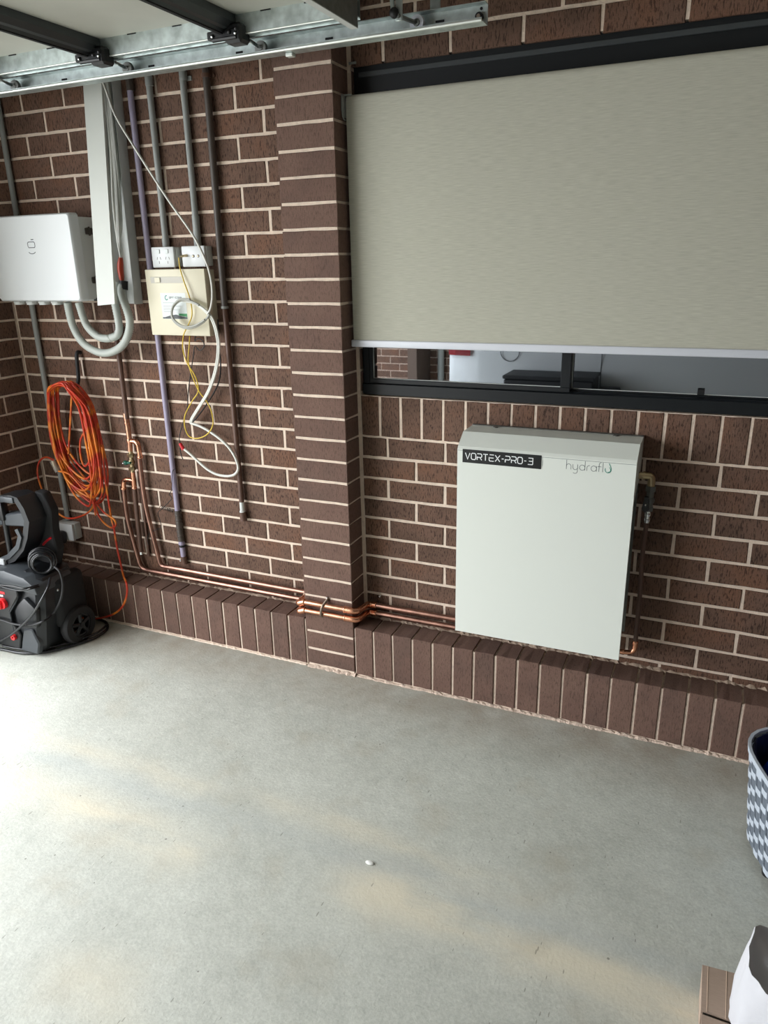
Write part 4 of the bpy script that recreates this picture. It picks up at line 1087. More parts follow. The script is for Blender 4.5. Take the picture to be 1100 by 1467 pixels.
# ------------------------------------------------------------------ black hook and orange cord
hk = cable('wall_hook', [(-1.198, 0.0, 1.318), (-1.199, -0.018, 1.322), (-1.199, -0.028, 1.30), (-1.200, -0.032, 1.24), (-1.199, -0.040, 1.195), (-1.194, -0.075, 1.150), (-1.19, -0.115, 1.165), (-1.19, -0.125, 1.19)], 0.009, 'black_rubber', 'black rubber coated hook holding the orange cord', 'hook', n=10)
oc = thing('extension_cord', (-1.22, -0.09, 0.5), 'orange extension cord coiled on the black wall hook', 'cord')
rng = random.Random(11)
path = []
nl = 14
for i in range(nl):
    wdl = 0.152 - 0.009 * (i % 5) + 0.006 * rng.uniform(-1, 1)       # half width left / right of the hook
    wdr = 0.082 - 0.006 * ((i * 3) % 5) + 0.005 * rng.uniform(-1, 1)
    top = 1.190 + 0.010 * rng.uniform(-1, 1)
    bot = (0.60, 0.66, 0.70, 0.63, 0.74, 0.68, 0.61)[i % 7] + 0.012 * rng.uniform(-1, 1)
    yy = -0.050 - 0.0048 * i
    h = top - bot
    sk = 0.028 * rng.uniform(-0.4, 1)
    for dx, f in ((0.0, 1.0), (wdr * 0.62, 0.955), (wdr * 1.05, 0.80), (wdr * 1.30, 0.55), (wdr * 1.38, 0.30), (wdr * 1.15 + sk * 0.5, 0.11), (0.02 + sk, 0.0),
                  (-wdl * 0.50 + sk, 0.09), (-wdl * 0.92, 0.30), (-wdl * 1.08, 0.56), (-wdl * 1.0, 0.80), (-wdl * 0.60, 0.955)):
        lean = -0.012 * (1 - f)
        path.append((-1.200 + dx + lean + 0.003 * rng.uniform(-1, 1), yy - (0.032 if f > 0.9 else 0.0) + 0.006 * rng.uniform(-1, 1), bot + h * f + 0.004 * rng.uniform(-1, 1)))
MB().tube(smooth_path(path, 5), 0.0052, 7).build('cord_coil', 'orange_cord', oc, smooth=60)
pw = [(-1.2059,-0.0800,1.1531), (-1.2428,-0.0800,1.0196), (-1.2929,-0.0800,0.8462)] 
MB().tube(smooth_path(pw, 6), 0.0048, 7).tube(smooth_path([(-1.1932,-0.0850,1.1480), (-1.1741,-0.0850,1.0743), (-1.1531,-0.0850,0.9868), (-1.1977,-0.0850,0.9166), (-1.2095,-0.0850,0.8373), (-1.1918,-0.0850,0.7942), (-1.1471,-0.0850,0.8428), (-1.1403,-0.0850,0.9210)], 6), 0.005, 7).tube(smooth_path([(-1.3430,-0.1100,0.7622), (-1.2731,-0.1100,0.7515), (-1.1982,-0.1100,0.6821), (-1.1692,-0.1100,0.6502), (-1.1478,-0.1100,0.6244), (-1.1469,-0.1100,0.5607)], 6), 0.005, 7).build('cord_strand', 'orange_cord', oc, smooth=60)
MB().tube(smooth_path([(-1.3820,-0.0900,0.8061), (-1.4344,-0.0900,0.8190), (-1.4880,-0.0900,0.7895), (-1.5132,-0.0900,0.7227), (-1.4960,-0.0900,0.6337), (-1.4397,-0.0900,0.5482), (-1.3676,-0.0900,0.5126), (-1.2713,-0.0900,0.5317), (-1.1839,-0.0900,0.5856), (-1.1415,-0.0900,0.6893), (-1.1501,-0.0900,0.7580)], 6), 0.0046, 7).build('cord_strand', 'orange_cord', oc, smooth=60)
MB().tube(smooth_path([(-1.0774,-0.0750,0.8969), (-1.0859,-0.0750,0.7602), (-1.0869,-0.0750,0.6382), (-1.0845,-0.0750,0.5318)] + [(-1.0675,-0.0850,0.5014), (-1.0673,-0.0850,0.4290), (-1.0614,-0.0850,0.3380), (-1.0509,-0.0850,0.2464)] + [(-0.9586,-0.1650,0.2577), (-0.9639,-0.1650,0.2016), (-1.0028,-0.1650,0.1276), (-1.0752,-0.1650,0.0688), (-1.1830,-0.1650,0.0255), (-1.2883,-0.1650,0.0096)], 6), 0.0050, 7).build('cord_tail', 'orange_cord', oc, smooth=60)
MB().tube(smooth_path([(-1.1607,-0.0850,0.6152), (-1.1124,-0.0850,0.5675), (-1.0602,-0.0850,0.5417), (-1.0521,-0.0850,0.5141), (-1.0816,-0.0850,0.4960), (-1.1304,-0.0850,0.5186), (-1.1632,-0.0850,0.5793), (-1.1513,-0.0850,0.6869), (-1.1086,-0.0850,0.7950)], 6), 0.0048, 7).build('cord_strand', 'orange_cord', oc, smooth=60)
q = [(-1.3799,-0.1000,0.8088), (-1.3722,-0.1000,0.7814), (-1.3599,-0.1000,0.7544)]
MB().cyl(q[0], q[2], 0.017, 12, 0.013).build('clear_socket', 'clear_plastic', oc, smooth=40)
MB().cyl(q[0], q[1], 0.009, 10).build('socket_core', 'brass', oc, smooth=40)

# corner outlet and black plug
co = thing('corner_outlet', (-1.41, -0.03, 0.37), 'white double outlet low in the left corner with a black plug', 'outlet')
MB().bbox(-1.492, -0.040, 0.378, -1.376, -0.0005, 0.462, 0.003, 2).build('mounting_block', 'grey_white_metal', co, smooth=35)
MB().bbox(-1.496, -0.056, 0.374, -1.380, -0.040, 0.462, 0.004, 2).build('faceplate', 'white_plastic', co, smooth=35)
MB().bbox(-1.462, -0.102, 0.362, -1.420, -0.056, 0.428, 0.012, 3).cyl((-1.441, -0.085, 0.368), (-1.446, -0.095, 0.325), 0.009, 10, 0.006).build('plug', 'black_plastic', co, smooth=40)

# ------------------------------------------------------------------ pressure washer
pwx = thing('pressure_washer', (-1.31, -0.40, -0.004), 'black and grey pressure washer in the left corner, cut by the frame', 'pressure washer')
def washer(name, mb, m, parent=None, **k): return mb.build(name, m, parent or pwx, **k)
body = MB()
def rring(x0, x1, y0, y1, z, c=0.03):
    return [(x0 + c, y0, z), (x1 - c, y0, z), (x1, y0 + c, z), (x1, y1 - c, z), (x1 - c, y1, z), (x0 + c, y1, z), (x0, y1 - c, z), (x0, y0 + c, z)]
body.loft([rring(-1.505, -1.195, -0.515, -0.30, 0.005), rring(-1.515, -1.165, -0.525, -0.27, 0.05), rring(-1.500, -1.150, -0.515, -0.27, 0.18), rring(-1.475, -1.135, -0.505, -0.28, 0.32), rring(-1.455, -1.155, -0.495, -0.29, 0.375), rring(-1.43, -1.21, -0.475, -0.32, 0.40)])
washer('body', body, 'washer_dark', smooth=30)
fp = MB().prism([(-1.49, 0.02), (-1.30, 0.02), (-1.275, 0.10), (-1.318, 0.16), (-1.318, 0.21), (-1.245, 0.300), (-1.245, 0.325), (-1.47, 0.325)], 'y', -0.534, -0.505, 0.004)
fpo = washer('front_panel', fp, 'black_plastic')
MB().tube([(-1.312, -0.532, 0.085), (-1.318, -0.532, 0.145), (-1.320, -0.532, 0.205), (-1.275, -0.526, 0.262), (-1.250, -0.522, 0.300)], 0.004, 6).build('panel_trim', 'washer_grey', fpo, smooth=60)
washer('hood', MB().prism([(-1.47, 0.335), (-1.13, 0.315), (-1.14, 0.355), (-1.20, 0.392), (-1.32, 0.410), (-1.46, 0.400)], 'y', -0.525, -0.31, 0.012, 2), 'washer_grey', smooth=35)
washer('lower_skirt', MB().prism([(-1.30, 0.012), (-1.19, 0.012), (-1.17, 0.07), (-1.20, 0.14), (-1.255, 0.13), (-1.275, 0.08)], 'y', -0.531, -0.50, 0.006), 'washer_grey', smooth=35)
washer('side_shell', MB().prism([(-1.285, 0.155), (-1.165, 0.150), (-1.150, 0.245), (-1.215, 0.295), (-1.262, 0.255), (-1.295, 0.215)], 'y', -0.530, -0.50, 0.010, 2), 'washer_dark', smooth=35)
kn = MB().disc_ring((-1.345, -0.537, 0.250), (0, 1, 0), 0.002, 0.026, 0.012, 18).bbox(-1.353, -0.562, 0.228, -1.337, -0.545, 0.270, 0.004)
washer('control_knob', kn, 'red_plastic', smooth=40)
washer('inlet_ring', MB().disc_ring((-1.318, -0.538, 0.083), (0, 1, 0), 0.004, 0.015, 0.008, 14), 'red_plastic', smooth=40)
lb = MB()
lb.use('red_cap').box(-1.365, -0.5350, 0.296, -1.325, -0.5335, 0.308)
lb.use('ink_white').box(-1.375, -0.5350, 0.282, -1.340, -0.5335, 0.290)
lb.build('brand_label', None, pwx)
# handle
hd_ = MB()
def bar2(pts, y0, y1, w):
    """flat strap following points (x, z) with depth y0..y1"""
    L_, R_ = [], []
    for i, (x, z) in enumerate(pts):
        a = pts[max(i - 1, 0)]; c = pts[min(i + 1, len(pts) - 1)]
        d = Vector((c[0] - a[0], c[1] - a[1])).normalized()
        L_.append((x - d.y * w / 2, z + d.x * w / 2)); R_.append((x + d.y * w / 2, z - d.x * w / 2))
    return [[(a[0], y0, a[1]), (b__[0], y0, b__[1]), (b__[0], y1, b__[1]), (a[0], y1, a[1])] for a, b__ in zip(L_, R_)]
hd_.loft(bar2([(-1.350, 0.722), (-1.270, 0.736), (-1.238, 0.732), (-1.212, 0.690), (-1.196, 0.636), (-1.225, 0.560), (-1.262, 0.500), (-1.330, 0.440), (-1.400, 0.410)], -0.455, -0.36, 0.030))
washer('handle_frame', hd_, 'washer_dark', smooth=25)
washer('handle_grip', MB().bbox(-1.345, -0.462, 0.714, -1.252, -0.440, 0.742, 0.005, 2), 'washer_grey', smooth=35)
washer('handle_edge', MB().loft(bar2([(-1.262, 0.595), (-1.248, 0.560), (-1.276, 0.507), (-1.345, 0.452), (-1.405, 0.425)], -0.464, -0.452, 0.022)), 'washer_grey')
washer('cross_bar', MB().prism([(-1.40, 0.590), (-1.215, 0.605), (-1.200, 0.640), (-1.225, 0.672), (-1.40, 0.640)], 'y', -0.448, -0.38, 0.006), 'washer_grey', smooth=35)
washer('lance_holder', MB().bbox(-1.375, -0.46, 0.62, -1.335, -0.42, 0.71, 0.01, 2).cyl((-1.358, -0.44, 0.45), (-1.350, -0.44, 0.70), 0.013, 10), 'black_plastic', smooth=40)
washer('back_column', MB().prism([(-1.43, 0.38), (-1.19, 0.38), (-1.155, 0.47), (-1.165, 0.56), (-1.15, 0.66), (-1.185, 0.74), (-1.235, 0.745), (-1.195, 0.64), (-1.225, 0.56), (-1.29, 0.47), (-1.43, 0.43)], 'y', -0.36, -0.31, 0.006), 'soft_black', smooth=35)
washer('highlight_patch', MB().bbox(-1.425, -0.472, 0.405, -1.375, -0.455, 0.435, 0.003), 'washer_highlight')  # pale block stands in for the highlight on the lower handle head
washer('rear_drum', MB().bbox(-1.20, -0.43, 0.10, -1.125, -0.25, 0.35, 0.03, 3), 'soft_black', smooth=40)
for wy in (-0.335,):
    wh = MB().disc_ring((-1.128, wy, 0.088), (1, 0, 0), 0.058, 0.092, 0.022, 28)
    who = washer('wheel', wh, 'tyre', smooth=40)
    rm = MB().disc_ring((-1.120, wy, 0.088), (1, 0, 0), 0.048, 0.060, 0.010, 24).cyl((-1.142, wy, 0.088), (-1.098, wy, 0.088), 0.014, 12)
    for j in range(5):
        a = 2 * PI * j / 5 + 0.3
        rm.tube([(-1.110, wy, 0.088), (-1.112, wy + 0.054 * math.cos(a), 0.088 + 0.054 * math.sin(a))], 0.009, 6)
    rm.build('rim', 'washer_dark', who, smooth=40)
wh = washer('wheel', MB().disc_ring((-1.53, -0.335, 0.088), (1, 0, 0), 0.01, 0.092, 0.018, 24), 'tyre', smooth=40)
washer('rivet', MB().ball((-1.128, -0.415, 0.300), 0.006), 'chrome')
hs = MB()
U1, V1 = Vector((0.55, 0.55, 0.0)).normalized(), Vector((0.0, 0.0, 1.0))
AX = Vector((0.62, -0.62, 0.0)).normalized()
for i in range(8):
    c0 = Vector((-1.185, -0.425, 0.435)) + AX * (0.009 * i - 0.03) + U1 * (0.005 * math.sin(i * 2.1))
    r0 = 0.060 - 0.0022 * i + 0.003 * math.sin(i * 1.7)
    tl = 0.16 * math.sin(i * 1.3)
    hs.tube([tuple(c0 + U1 * r0 * 0.92 * math.cos(a) + V1 * r0 * math.sin(a) + AX * tl * r0 * math.cos(a)) for a in [2 * PI * j / 20 for j in range(20)]], 0.0055, 7, closed=True)
washer('hose_coil', hs, 'black_glossy', smooth=60)
washer('red_tie', MB().tube(smooth_path([(-1.2340,-0.3600,0.4883), (-1.2021,-0.3600,0.5134), (-1.1721,-0.3600,0.5312)], 4), 0.006, 6), 'red_cap', smooth=60)
MB().tube(smooth_path([(-1.0945,-0.4700,0.3881)] + [(-1.0626,-0.5200,0.3640)] + [(-1.0715,-0.5600,0.3162), (-1.1456,-0.5600,0.2347), (-1.2545,-0.5600,0.1440), (-1.3459,-0.5600,0.0828), (-1.4969,-0.5600,0.0004)], 6), 0.0062, 8).build('spray_hose', 'black_glossy', pwx, smooth=60)
MB().tube(smooth_path([(-1.4506,-0.5550,0.3521), (-1.3392,-0.5550,0.3497), (-1.2658,-0.5550,0.3448), (-1.1875,-0.5550,0.3479), (-1.1187,-0.5550,0.3696)] + [(-1.1537,-0.4800,0.3417)], 6), 0.0045, 7).tube(smooth_path([(-1.4403,-0.5650,0.3441), (-1.3023,-0.5650,0.3601), (-1.2136,-0.5650,0.3681), (-1.1452,-0.5650,0.3694)] + [(-1.1403,-0.5000,0.3593)], 6), 0.0045, 7).build('power_cord', 'black_plastic', pwx, smooth=60)
MB().tube(smooth_path([(-1.4979,-0.5450,0.1473), (-1.3789,-0.5450,0.1626), (-1.2905,-0.5450,0.1581), (-1.1910,-0.5450,0.1702), (-1.0961,-0.5450,0.2093)] + [(-1.1358,-0.4600,0.1964), (-1.0722,-0.4600,0.2710), (-1.0376,-0.4600,0.3525), (-1.0395,-0.4600,0.4198), (-1.0679,-0.4600,0.4422)], 6), 0.0055, 7).build('thin_hose', 'black_rubber', pwx, smooth=60)
gl = [(-1.60, -0.60, 0.006), (-1.53, -0.56, 0.006), (-1.40, -0.548, 0.006), (-1.27, -0.535, 0.006), (-1.17, -0.47, 0.006), (-1.10, -0.36, 0.006), (-1.075, -0.28, 0.006), (-1.09, -0.20, 0.006), (-1.16, -0.152, 0.010), (-1.30, -0.15, 0.008), (-1.42, -0.17, 0.006)]
MB().tube(smooth_path(gl, 6), 0.0065, 8).tube(smooth_path([(x - 0.012, y + 0.013, 0.017) for x, y, z in gl[2:8]], 6), 0.005, 7).build('floor_hose', 'black_glossy', pwx, smooth=60)

# ------------------------------------------------------------------ overhead door track and door
TZ = 2.298
tr = thing('door_track', (-0.37, -0.40, TZ), 'galvanised steel garage door track hung above the wall', 'track')
TX0, TX1 = -1.56, 0.828
MB().prism([(-0.402, TZ + 0.004), (-0.398, TZ), (-0.346, TZ), (-0.344, TZ + 0.002), (-0.344, TZ + 0.049), (-0.347, TZ + 0.052), (-0.372, TZ + 0.052), (-0.372, TZ + 0.050), (-0.347, TZ + 0.0495), (-0.3465, TZ + 0.003), (-0.398, TZ + 0.0025), (-0.402, TZ + 0.0075)], 'x', TX0, TX1).build('channel', 'galvanised', tr)
MB().tube([(TX0, -0.401, TZ + 0.001), (TX1, -0.401, TZ + 0.001)], 0.0048, 8).build('rolled_lip', 'galvanised_lip', tr, smooth=50)
for sx in (-1.1, -0.72, -0.33, 0.02, 0.34, 0.69):
    MB().bbox(sx - 0.013, -0.3485, TZ + 0.024, sx + 0.013, -0.3470, TZ + 0.030, 0.0005).build('slot', 'soft_black', tr)
MB().disc_ring((TX1 - 0.022, -0.352, TZ + 0.022), (0, 1, 0), 0.003, 0.0115, 0.006, 18).build('end_stop', 'black_rubber', tr, smooth=40)
MB().cyl((TX1 - 0.022, -0.362, TZ + 0.022), (TX1 - 0.022, -0.345, TZ + 0.022), 0.0055, 8).build('end_bolt', 'zinc_clip', tr, smooth=40)
MB().cyl((TX1 - 0.018, -0.3485, TZ + 0.042), (TX1 - 0.018, -0.3460, TZ + 0.042), 0.004, 8).build('bolt_hole', 'soft_black', tr)
MB().bbox(0.20, -0.372, TZ - 0.010, 0.225, -0.350, TZ, 0.002).build('fixing_nut', 'galvanised_lip', tr)
for hx_ in (0.66, -1.35):
    MB().box(hx_, -0.345, TZ + 0.045, hx_ + 0.03, -0.3425, 2.78).box(hx_, -0.345, 2.777, hx_ + 0.03, -0.31, 2.78).build('hanger_strap', 'galvanised', tr)

gd = thing('garage_door', (-0.5, -2.8, 2.34), 'open sectional garage door lying flat under the ceiling', 'garage door')
DY0, DY1 = -0.455, -5.10
Z0, Z1 = 2.340, 2.392
jx = [-1.52, -0.995, -0.470, 0.055, 0.485]
for a, b__ in zip(jx, jx[1:]):
    MB().bbox(a + 0.003, DY1, Z1, b__ - 0.003, DY0 + 0.005, Z1 + 0.006, 0.001).build('door_panel', 'door_inner', gd)
    stl = MB()
    stl.box(a + 0.004, DY0 - 0.002, Z0, b__ - 0.004, DY0, Z1)
    stl.box(a + 0.004, DY0, Z0, b__ - 0.004, DY0 + 0.030, Z0 + 0.002)
    stl.box(a + 0.004, DY0 + 0.028, Z0 - 0.004, b__ - 0.004, DY0 + 0.030, Z1)
    so = stl.build('end_stile', 'galvanised', gd)
    MB().tube([(a + 0.004, DY0 - 0.003, Z0), (b__ - 0.004, DY0 - 0.003, Z0)], 0.0022, 6).build('stile_lip', 'galvanised_lip', so)
    for f in (0.28, 0.62):
        x = a + (b__ - a) * f
        MB().box(x, DY0 - 0.004, Z1 - 0.003, x + 0.035, DY0 - 0.001, Z1 + 0.001).build('notch', 'soft_black', so)
for i, x in enumerate(jx[1:4]):
    r_ = MB()
    r_.prism([(x - 0.030, Z1), (x - 0.030, Z0 + 0.022), (x - 0.022, Z0 + 0.008), (x - 0.008, Z0 + 0.002), (x + 0.008, Z0 + 0.002), (x + 0.012, Z0 + 0.010), (x + 0.022, Z0 + 0.014), (x + 0.034, Z0 + 0.030), (x + 0.034, Z1)], 'y', DY1, DY0 - 0.004)
    r_.build('strut', 'steel_paint', gd) if 'steel_paint' in MATS else r_.build('strut', 'washer_dark', gd)
    MB().box(x - 0.006, DY1, Z0 - 0.002, x + 0.006, DY0 - 0.006, Z0 + 0.003).build('strut_seam', 'soft_black', gd)
    hg = MB()
    hg.bbox(x - 0.052, DY0 - 0.036, Z0 - 0.012, x + 0.052, DY0 - 0.004, Z0 + 0.010, 0.003)
    hg.bbox(x + 0.004, DY0 - 0.032, Z0 - 0.026, x + 0.066, DY0 + 0.022, Z0 + 0.026, 0.008)
    hg.cyl((x - 0.035, DY0 - 0.030, Z0 - 0.012), (x + 0.05, DY0 - 0.030, Z0 - 0.012), 0.007, 8)
    for bx_, bz_ in ((-0.03, 0), (0.03, 0.004), (0.055, 0.01)):
        hg.ball((x + bx_, DY0 - 0.038, Z0 - 0.004 + bz_), 0.006)
    hgo = hg.build('hinge', 'black_plastic', gd)
    for bx_ in (-0.030, 0.052):
        MB().ball((x + bx_, DY0 - 0.040, Z0 - 0.006), 0.004).build('hinge_bolt', 'chrome', hgo)
    rl = MB().disc_ring((x + 0.062, -0.372, TZ + 0.022), (0, 1, 0), 0.008, 0.0205, 0.007, 20).disc_ring((x + 0.062, -0.372, TZ + 0.022), (0, 1, 0), 0.003, 0.009, 0.009, 14)
    rlo = rl.build('roller', 'grey_plastic', gd, smooth=40)
    MB().cyl((x + 0.062, -0.372, TZ + 0.022), (x + 0.055, DY0 - 0.01, Z0 - 0.006), 0.0055, 8).build('roller_stem', 'chrome', rlo, smooth=40)
# closing end section: rail, tilted plate and top roller on its bracket
MB().box(0.483, DY1, Z0 - 0.030, 0.487, DY0 + 0.0, Z1 + 0.006).build('end_plate', 'steel_dull', gd)
MB().box(0.466, DY1, Z0 - 0.032, 0.487, DY0 + 0.0, Z0 - 0.029).build('end_plate_lip', 'grey_white_metal', gd)
tb = MB()
tb.tube([(0.585, -0.43, TZ + 0.03), (0.575, -0.44, 2.46), (0.50, -0.46, 2.47)], 0.007, 8)
tb.bbox(0.592, -0.436, TZ + 0.018, 0.612, -0.428, 2.47, 0.002)
tb.bbox(0.484, -0.47, 2.44, 0.612, -0.43, 2.446, 0.001)
tbo = tb.build('top_bracket', 'galvanised', gd, smooth=40)
MB().box(0.484, DY0 - 0.02, Z1, 0.488, DY0, 2.446).build('bracket_riser', 'galvanised', gd)
rlo = MB().disc_ring((0.632, -0.372, TZ + 0.024), (0, 1, 0), 0.009, 0.0215, 0.007, 22).build('roller', 'rail_white', gd, smooth=40)
MB().disc_ring((0.632, -0.372, TZ + 0.024), (0, 1, 0), 0.003, 0.010, 0.010, 14).cyl((0.632, -0.372, TZ + 0.024), (0.600, -0.440, TZ + 0.030), 0.006, 8).build('roller_stem', 'steel_dull', rlo, smooth=40)
MB().ball((0.590, -0.438, TZ + 0.038), 0.014).build('pivot_nut', 'black_rubber', gd, smooth=50)
# far track
t2 = thing('door_track', (-0.37, -5.14, TZ), 'second garage door track on the far side of the opening', 'track')
MB().prism([(-5.142, TZ), (-5.198, TZ), (-5.198, TZ + 0.052), (-5.170, TZ + 0.052), (-5.170, TZ + 0.050), (-5.195, TZ + 0.049), (-5.195, TZ + 0.003), (-5.142, TZ + 0.003)], 'x', TX0, TX1).box(0.7, -5.2, TZ + 0.05, 0.73, -5.197, 2.78).box(-1.3, -5.2, TZ + 0.05, -1.27, -5.197, 2.78).build('channel', 'galvanised', t2)

# ------------------------------------------------------------------ woven basket (right edge), box, cloth, pebble
bk = thing('woven_basket', (1.97, -0.62, 0.0), 'grey and white woven plastic basket at the right edge', 'basket')
BC = (1.945, -0.580)
RB0, RT0, BH = 0.172, 0.205, 0.335
def bpt(a, z, dr=0.0):
    f = z / BH
    r = RB0 + (RT0 - RB0) * min(1, f) ** 0.85 + dr
    ex = 3.2
    c_, s_2 = math.cos(a), math.sin(a)
    k = (abs(c_) ** ex + abs(s_2) ** ex) ** (-1 / ex)
    return (BC[0] + r * k * c_ * 1.0, BC[1] + r * k * s_2 * 1.05, z)
NSTK, rows = 34, 11
rot0 = 0.35
def bpr(a, z, dr=0.0):
    x, y, z = bpt(a, z, dr)
    x -= BC[0]; y -= BC[1]
    return (BC[0] + x * math.cos(rot0) - y * math.sin(rot0), BC[1] + x * math.sin(rot0) + y * math.cos(rot0), z)
for i in range(NSTK):
    a0 = 2 * PI * (i + 0.06) / NSTK; a1 = 2 * PI * (i + 0.94) / NSTK
    zs = [0.03 + (BH - 0.035) * j / 12 for j in range(13)]
    rings = []
    for j, z in enumerate(zs):
        d = -0.0015
        p, q_ = bpr(a0, z, d), bpr(a1, z, d); p2, q2_ = bpr(a0, z, d - 0.002), bpr(a1, z, d - 0.002)
        rings.append([p, q_, q2_, p2])
    MB().loft(rings).build('upright_strip', 'basket_grey', bk)
for rI in range(rows):
    z0_ = 0.028 + rI * 0.0268
    lighter = 'basket_light'
    mb = MB()
    nn_ = NSTK * 2
    rings = []
    for i in range(nn_):
        a = 2 * PI * i / nn_
        ph = math.sin((i / 2 + 0.25) * PI + (rI % 2) * PI)
        d = 0.0030 * math.copysign(min(1, abs(ph) * 1.3), ph) - 0.0022
        za, zb2 = z0_, z0_ + 0.0205
        rings.append([bpr(a, za, d), bpr(a, zb2, d), bpr(a, zb2, d - 0.0016), bpr(a, za, d - 0.0016)])
    rings.append(rings[0])
    mb.loft(rings, cap=False)
    mb.build('woven_band', lighter, bk)
rim = MB()
rings = []
for i in range(49):
    a = 2 * PI * i / 48
    rings.append([bpr(a, BH - 0.014, 0.004), bpr(a, BH + 0.004, 0.004), bpr(a, BH + 0.004, -0.004), bpr(a, BH - 0.014, -0.004)])
rim.loft(rings, cap=False)
rim.build('rim', 'basket_light', bk)
ln = MB()
rings = [[bpr(2 * PI * i / 40, z, -0.009) for i in range(40)] for z in (0.03, 0.12, 0.22, 0.30, BH - 0.004)]
rings += [[bpr(2 * PI * i / 40, z, -0.012) for i in range(40)] for z in (BH - 0.004, 0.2, 0.035)]
ln.loft(rings)
ln.build('lining', 'navy_cloth', bk)
for a in (2.9, 3.6, -2.2, 0.4):
    p = bpr(a - rot0, 0.0, -0.02)
    MB().cyl((p[0], p[1], 0.0), (p[0], p[1], 0.034), 0.016, 12, 0.020).build('foot', 'black_plastic', bk)
MB().loft([[bpr(2 * PI * i / 40, z, -0.004) for i in range(40)] for z in (0.026, 0.034)]).build('base', 'basket_grey', bk)
bg = MB()
rr = random.Random(4)
rings = []
for j in range(9):
    z = 0.05 + 0.28 * j / 8
    rings.append([tuple(Vector(bpr(2 * PI * i / 22, min(z, BH - 0.01), -0.020 - (0.035 * (j / 8) ** 4) + rr.uniform(-0.012, 0.010))) + Vector((0, 0, rr.uniform(-0.012, 0.012) if j else 0))) for i in range(22)])
bg.loft(rings)
tag(bg.build('blue_bag', 'blue_plastic', smooth=30), 'crumpled blue plastic bag inside the woven basket', 'bag')

# open cardboard box lying at the bottom right with its flap towards the wall
cb = thing('cardboard_box', (1.75, -1.19, 0.0), 'open brown cardboard box in the lower right corner', 'box')
A0, A1, A2, A3 = (1.6366, -1.1207, 0.1000), (1.7618, -1.1105, 0.1000), (1.7572, -1.2433, 0.1000), (1.6371, -1.2415, 0.1000)
MB().hexa(slab(A0, A1, A2, A3, (0, 0, -1), 0.004)).build('top_flap', 'cardboard', cb)
for f in (0.10, 0.42):
    p, q_ = Vector(A0).lerp(Vector(A1), f), Vector(A3).lerp(Vector(A2), f)
    MB().tube([tuple(p + Vector((0, 0, 0.0002))), tuple(q_ + Vector((0, 0, 0.0002)))], 0.0007, 6).build('crease', 'cardboard_edge', cb)
B0, B1 = (1.6388, -1.2427, 0.0980), (1.7654, -1.2481, 0.0980)
MB().box(A3[0] + 0.004, A3[1] - 0.36, -0.003, A3[0] + 0.40, A3[1] - 0.004, 0.094).build('body', 'cardboard', cb)
MB().hexa(slab((B0[0], B0[1] - 0.006, B0[2]), (B1[0], B1[1] - 0.006, B1[2]), (B1[0] + 0.0, B1[1] - 0.33, 0.102), (B0[0] + 0.006, B0[1] - 0.33, 0.102), (0, 0, -1), 0.004)).build('top_flap', 'cardboard', cb)
MB().hexa(slab((A0[0], A0[1], A0[2] - 0.004), (A3[0], A3[1], A3[2] - 0.004), (A3[0] + 0.004, A3[1], -0.002), (A0[0] + 0.004, A0[1], -0.002), (1, 0, 0), 0.004)).build('side_wall', 'cardboard', cb)
MB().hexa(slab((A0[0] + 0.004, A0[1], A0[2] - 0.004), (A1[0], A1[1], A1[2] - 0.004), (A1[0], A1[1] - 0.002, -0.002), (A0[0] + 0.004, A0[1] - 0.002, -0.002), (0, -1, 0), 0.004)).build('side_wall', 'cardboard', cb)

# white cloth bag standing beside the box
K = [(1.7184, -1.2289, 0.3400), (1.6966, -1.2572, 0.3200), (1.7016, -1.2651, 0.3000), (1.7075, -1.2820, 0.2400), (1.7065, -1.3308, 0.2000)]
cbg = MB()
def cloth_bag():
    """open sack: soft wall with a peaked corner towards the wall and an inner side"""
    rr = random.Random(9)
    cx, cy = 1.812, -1.255
    n = 40
    rings = []
    pk = 2.5
    for j, (z, r) in enumerate(((0.104, 0.112), (0.13, 0.118), (0.18, 0.116), (0.23, 0.112), (0.265, 0.108), (0.290, 0.104))):
        ring = []
        for i in range(n):
            a = 2 * PI * i / n
            d = max(0.0, math.cos(a - pk))
            rad = r + 0.0035 * math.sin(7 * a + j * 0.8) + 0.002 * math.sin(13 * a - j) + 0.012 * d ** 10 + rr.uniform(-0.0012, 0.0012)
            zz = z + (j / 5) ** 2 * (0.034 * d ** 5 + 0.005 * math.sin(5 * a))
            ring.append((cx + rad * math.cos(a), cy + rad * 0.92 * math.sin(a), zz))
        rings.append(ring)
    top = rings[-1]
    for f, dz in ((0.985, 0.004), (0.965, 0.003), (0.94, -0.008), (0.86, -0.020), (0.7, -0.030), (0.3, -0.034)):
        rings.append([(cx + (p[0] - cx) * f, cy + (p[1] - cy) * f, p[2] + dz) for p in top])
    return rings
cbg.loft(cloth_bag())
tag(cbg.build('cloth_bag', 'cloth_white', smooth=60), 'open white cloth bag beside the cardboard box', 'bag')
tag(MB().ball((0.731, -1.048, -0.002), 0.012, sx=1.2, sy=0.7, sz=0.32).build('paint_chip', 'pebble_white', smooth=50), 'small white chip lying on the middle of the floor', 'chip')

tag(MB().tube([(-1.42, -5.53, 0.0), (-1.42, -5.53, 2.78)], 0.038, 14).build('downpipe', 'conduit_grey', smooth=50), 'grey downpipe beside the far brick wall, mirrored in the window', 'downpipe')

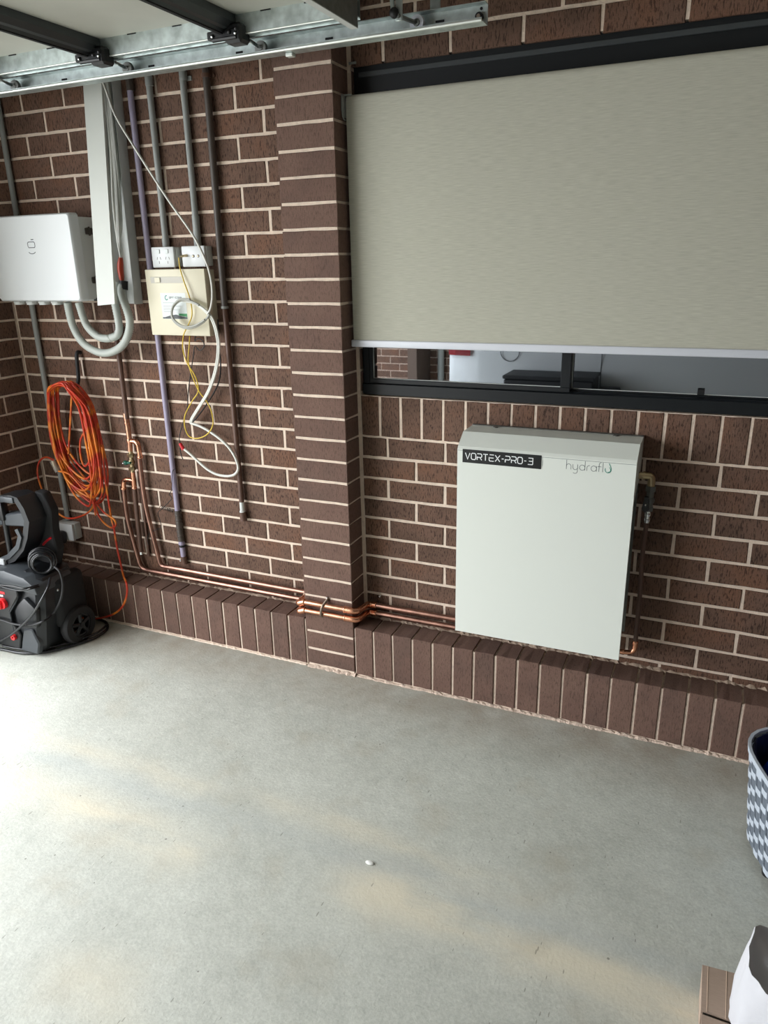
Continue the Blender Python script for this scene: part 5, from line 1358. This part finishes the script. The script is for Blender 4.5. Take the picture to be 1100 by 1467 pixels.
# ------------------------------------------------------------------ parked car and cabinet on the other side (seen mirrored in the window)
CY = -3.50
car = thing('car', (1.35, -4.35, 0.0), 'white hatchback reflected in the window glass', 'car')
xr = -0.64
cb_ = MB()
def car_section(x, w, zs):
    """half widths at heights"""
    ring = []
    for z, f in zs: ring.append((x, CY + (1 - f) * w, z))
    for z, f in reversed(zs): ring.append((x, CY - 1.75 - (1 - f) * w, z))
    return ring
W_ = -0.35
def sec(x, top, f0=1.0, lo=0.28):
    zs = [(lo, f0 - 0.03), (0.5, f0), (0.85, f0), (1.0, f0 - 0.06), (min(top, 1.08), f0 - 0.12), (top, f0 - 0.42 if top > 1.15 else f0 - 0.2)]
    return car_section(x, W_, zs)
cb_.loft([sec(xr, 0.95, 0.80, 0.35), sec(xr + 0.05, 1.02, 0.90, 0.28), sec(xr + 0.2, 1.12, 0.97), sec(xr + 0.35, 1.35), sec(xr + 0.7, 1.46), sec(xr + 1.6, 1.48), sec(xr + 2.3, 1.40), sec(xr + 2.9, 1.08), sec(xr + 3.6, 0.98), sec(xr + 4.0, 0.86, 0.92), sec(xr + 4.15, 0.70, 0.82)])
cb_.build('car_body', 'car_paint', car, smooth=50)
for wx in (xr + 0.78, xr + 3.3):
    for wy, s in ((CY - 0.10, 1), (CY - 1.65, -1)):
        w_ = MB().disc_ring((wx, wy, 0.33), (0, 1, 0), 0.20, 0.33, 0.11, 30).build('wheel', 'tyre', car, smooth=40)
        al = MB().disc_ring((wx, wy + s * 0.09, 0.33), (0, 1, 0), 0.18, 0.21, 0.02, 26)
        for j in range(5):
            a = 2 * PI * j / 5
            al.tube([(wx, wy + s * 0.1, 0.33), (wx + 0.19 * math.cos(a), wy + s * 0.1, 0.33 + 0.19 * math.sin(a))], 0.022, 6)
        al.build('alloy_rim', 'alloy', w_)
    rg = [[(wx + r_ * math.cos(a), CY + yo, 0.33 + r_ * math.sin(a)) for r_, yo in ((0.345, 0.003), (0.385, 0.012), (0.40, 0.003), (0.36, -0.02))] for a in [PI * j / 16 for j in range(17)]]
    MB().loft(rg).build('wheel_arch', 'tyre', car, smooth=40)
MB().loft([[(xr + 0.015 + dx, CY - yy, z) for z in (0.905, 1.02, 1.06, 0.945)] for dx, yy in ((-0.03, 0.09), (-0.01, 0.03), (0.06, -0.004), (0.20, -0.014))] ).build('tail_lamp', 'tail_red', car)
MB().disc_ring((-0.082, CY + 0.001, 0.950), (0, 1, 0), 0.078, 0.083, 0.003, 28).build('fuel_flap_gap', 'tyre', car)
MB().box(xr + 1.30, CY - 0.002, 0.34, xr + 1.306, CY + 0.002, 1.02).build('door_gap', 'tyre', car)
MB().prism([(xr + 0.62, 1.06), (xr + 2.65, 1.06), (xr + 2.15, 1.36), (xr + 0.80, 1.38)], 'y', CY - 0.16, CY - 0.045).build('side_glass', 'car_glass', car)
sb = thing('storage_chest', (0.32, -3.28, 0.0), 'dark storage chest reflected in the window glass', 'chest')
MB().bbox(-0.03, -3.44, 0.0, 0.66, -3.12, 0.78, 0.01).build('body', 'storage_black', sb)
MB().bbox(-0.04, -3.45, 0.78, 0.67, -3.11, 0.81, 0.008).build('lid', 'storage_black', sb)
MB().bbox(0.67, -3.42, 0.0, 0.84, -3.14, 0.70, 0.01).build('side_bin', 'storage_black', sb)
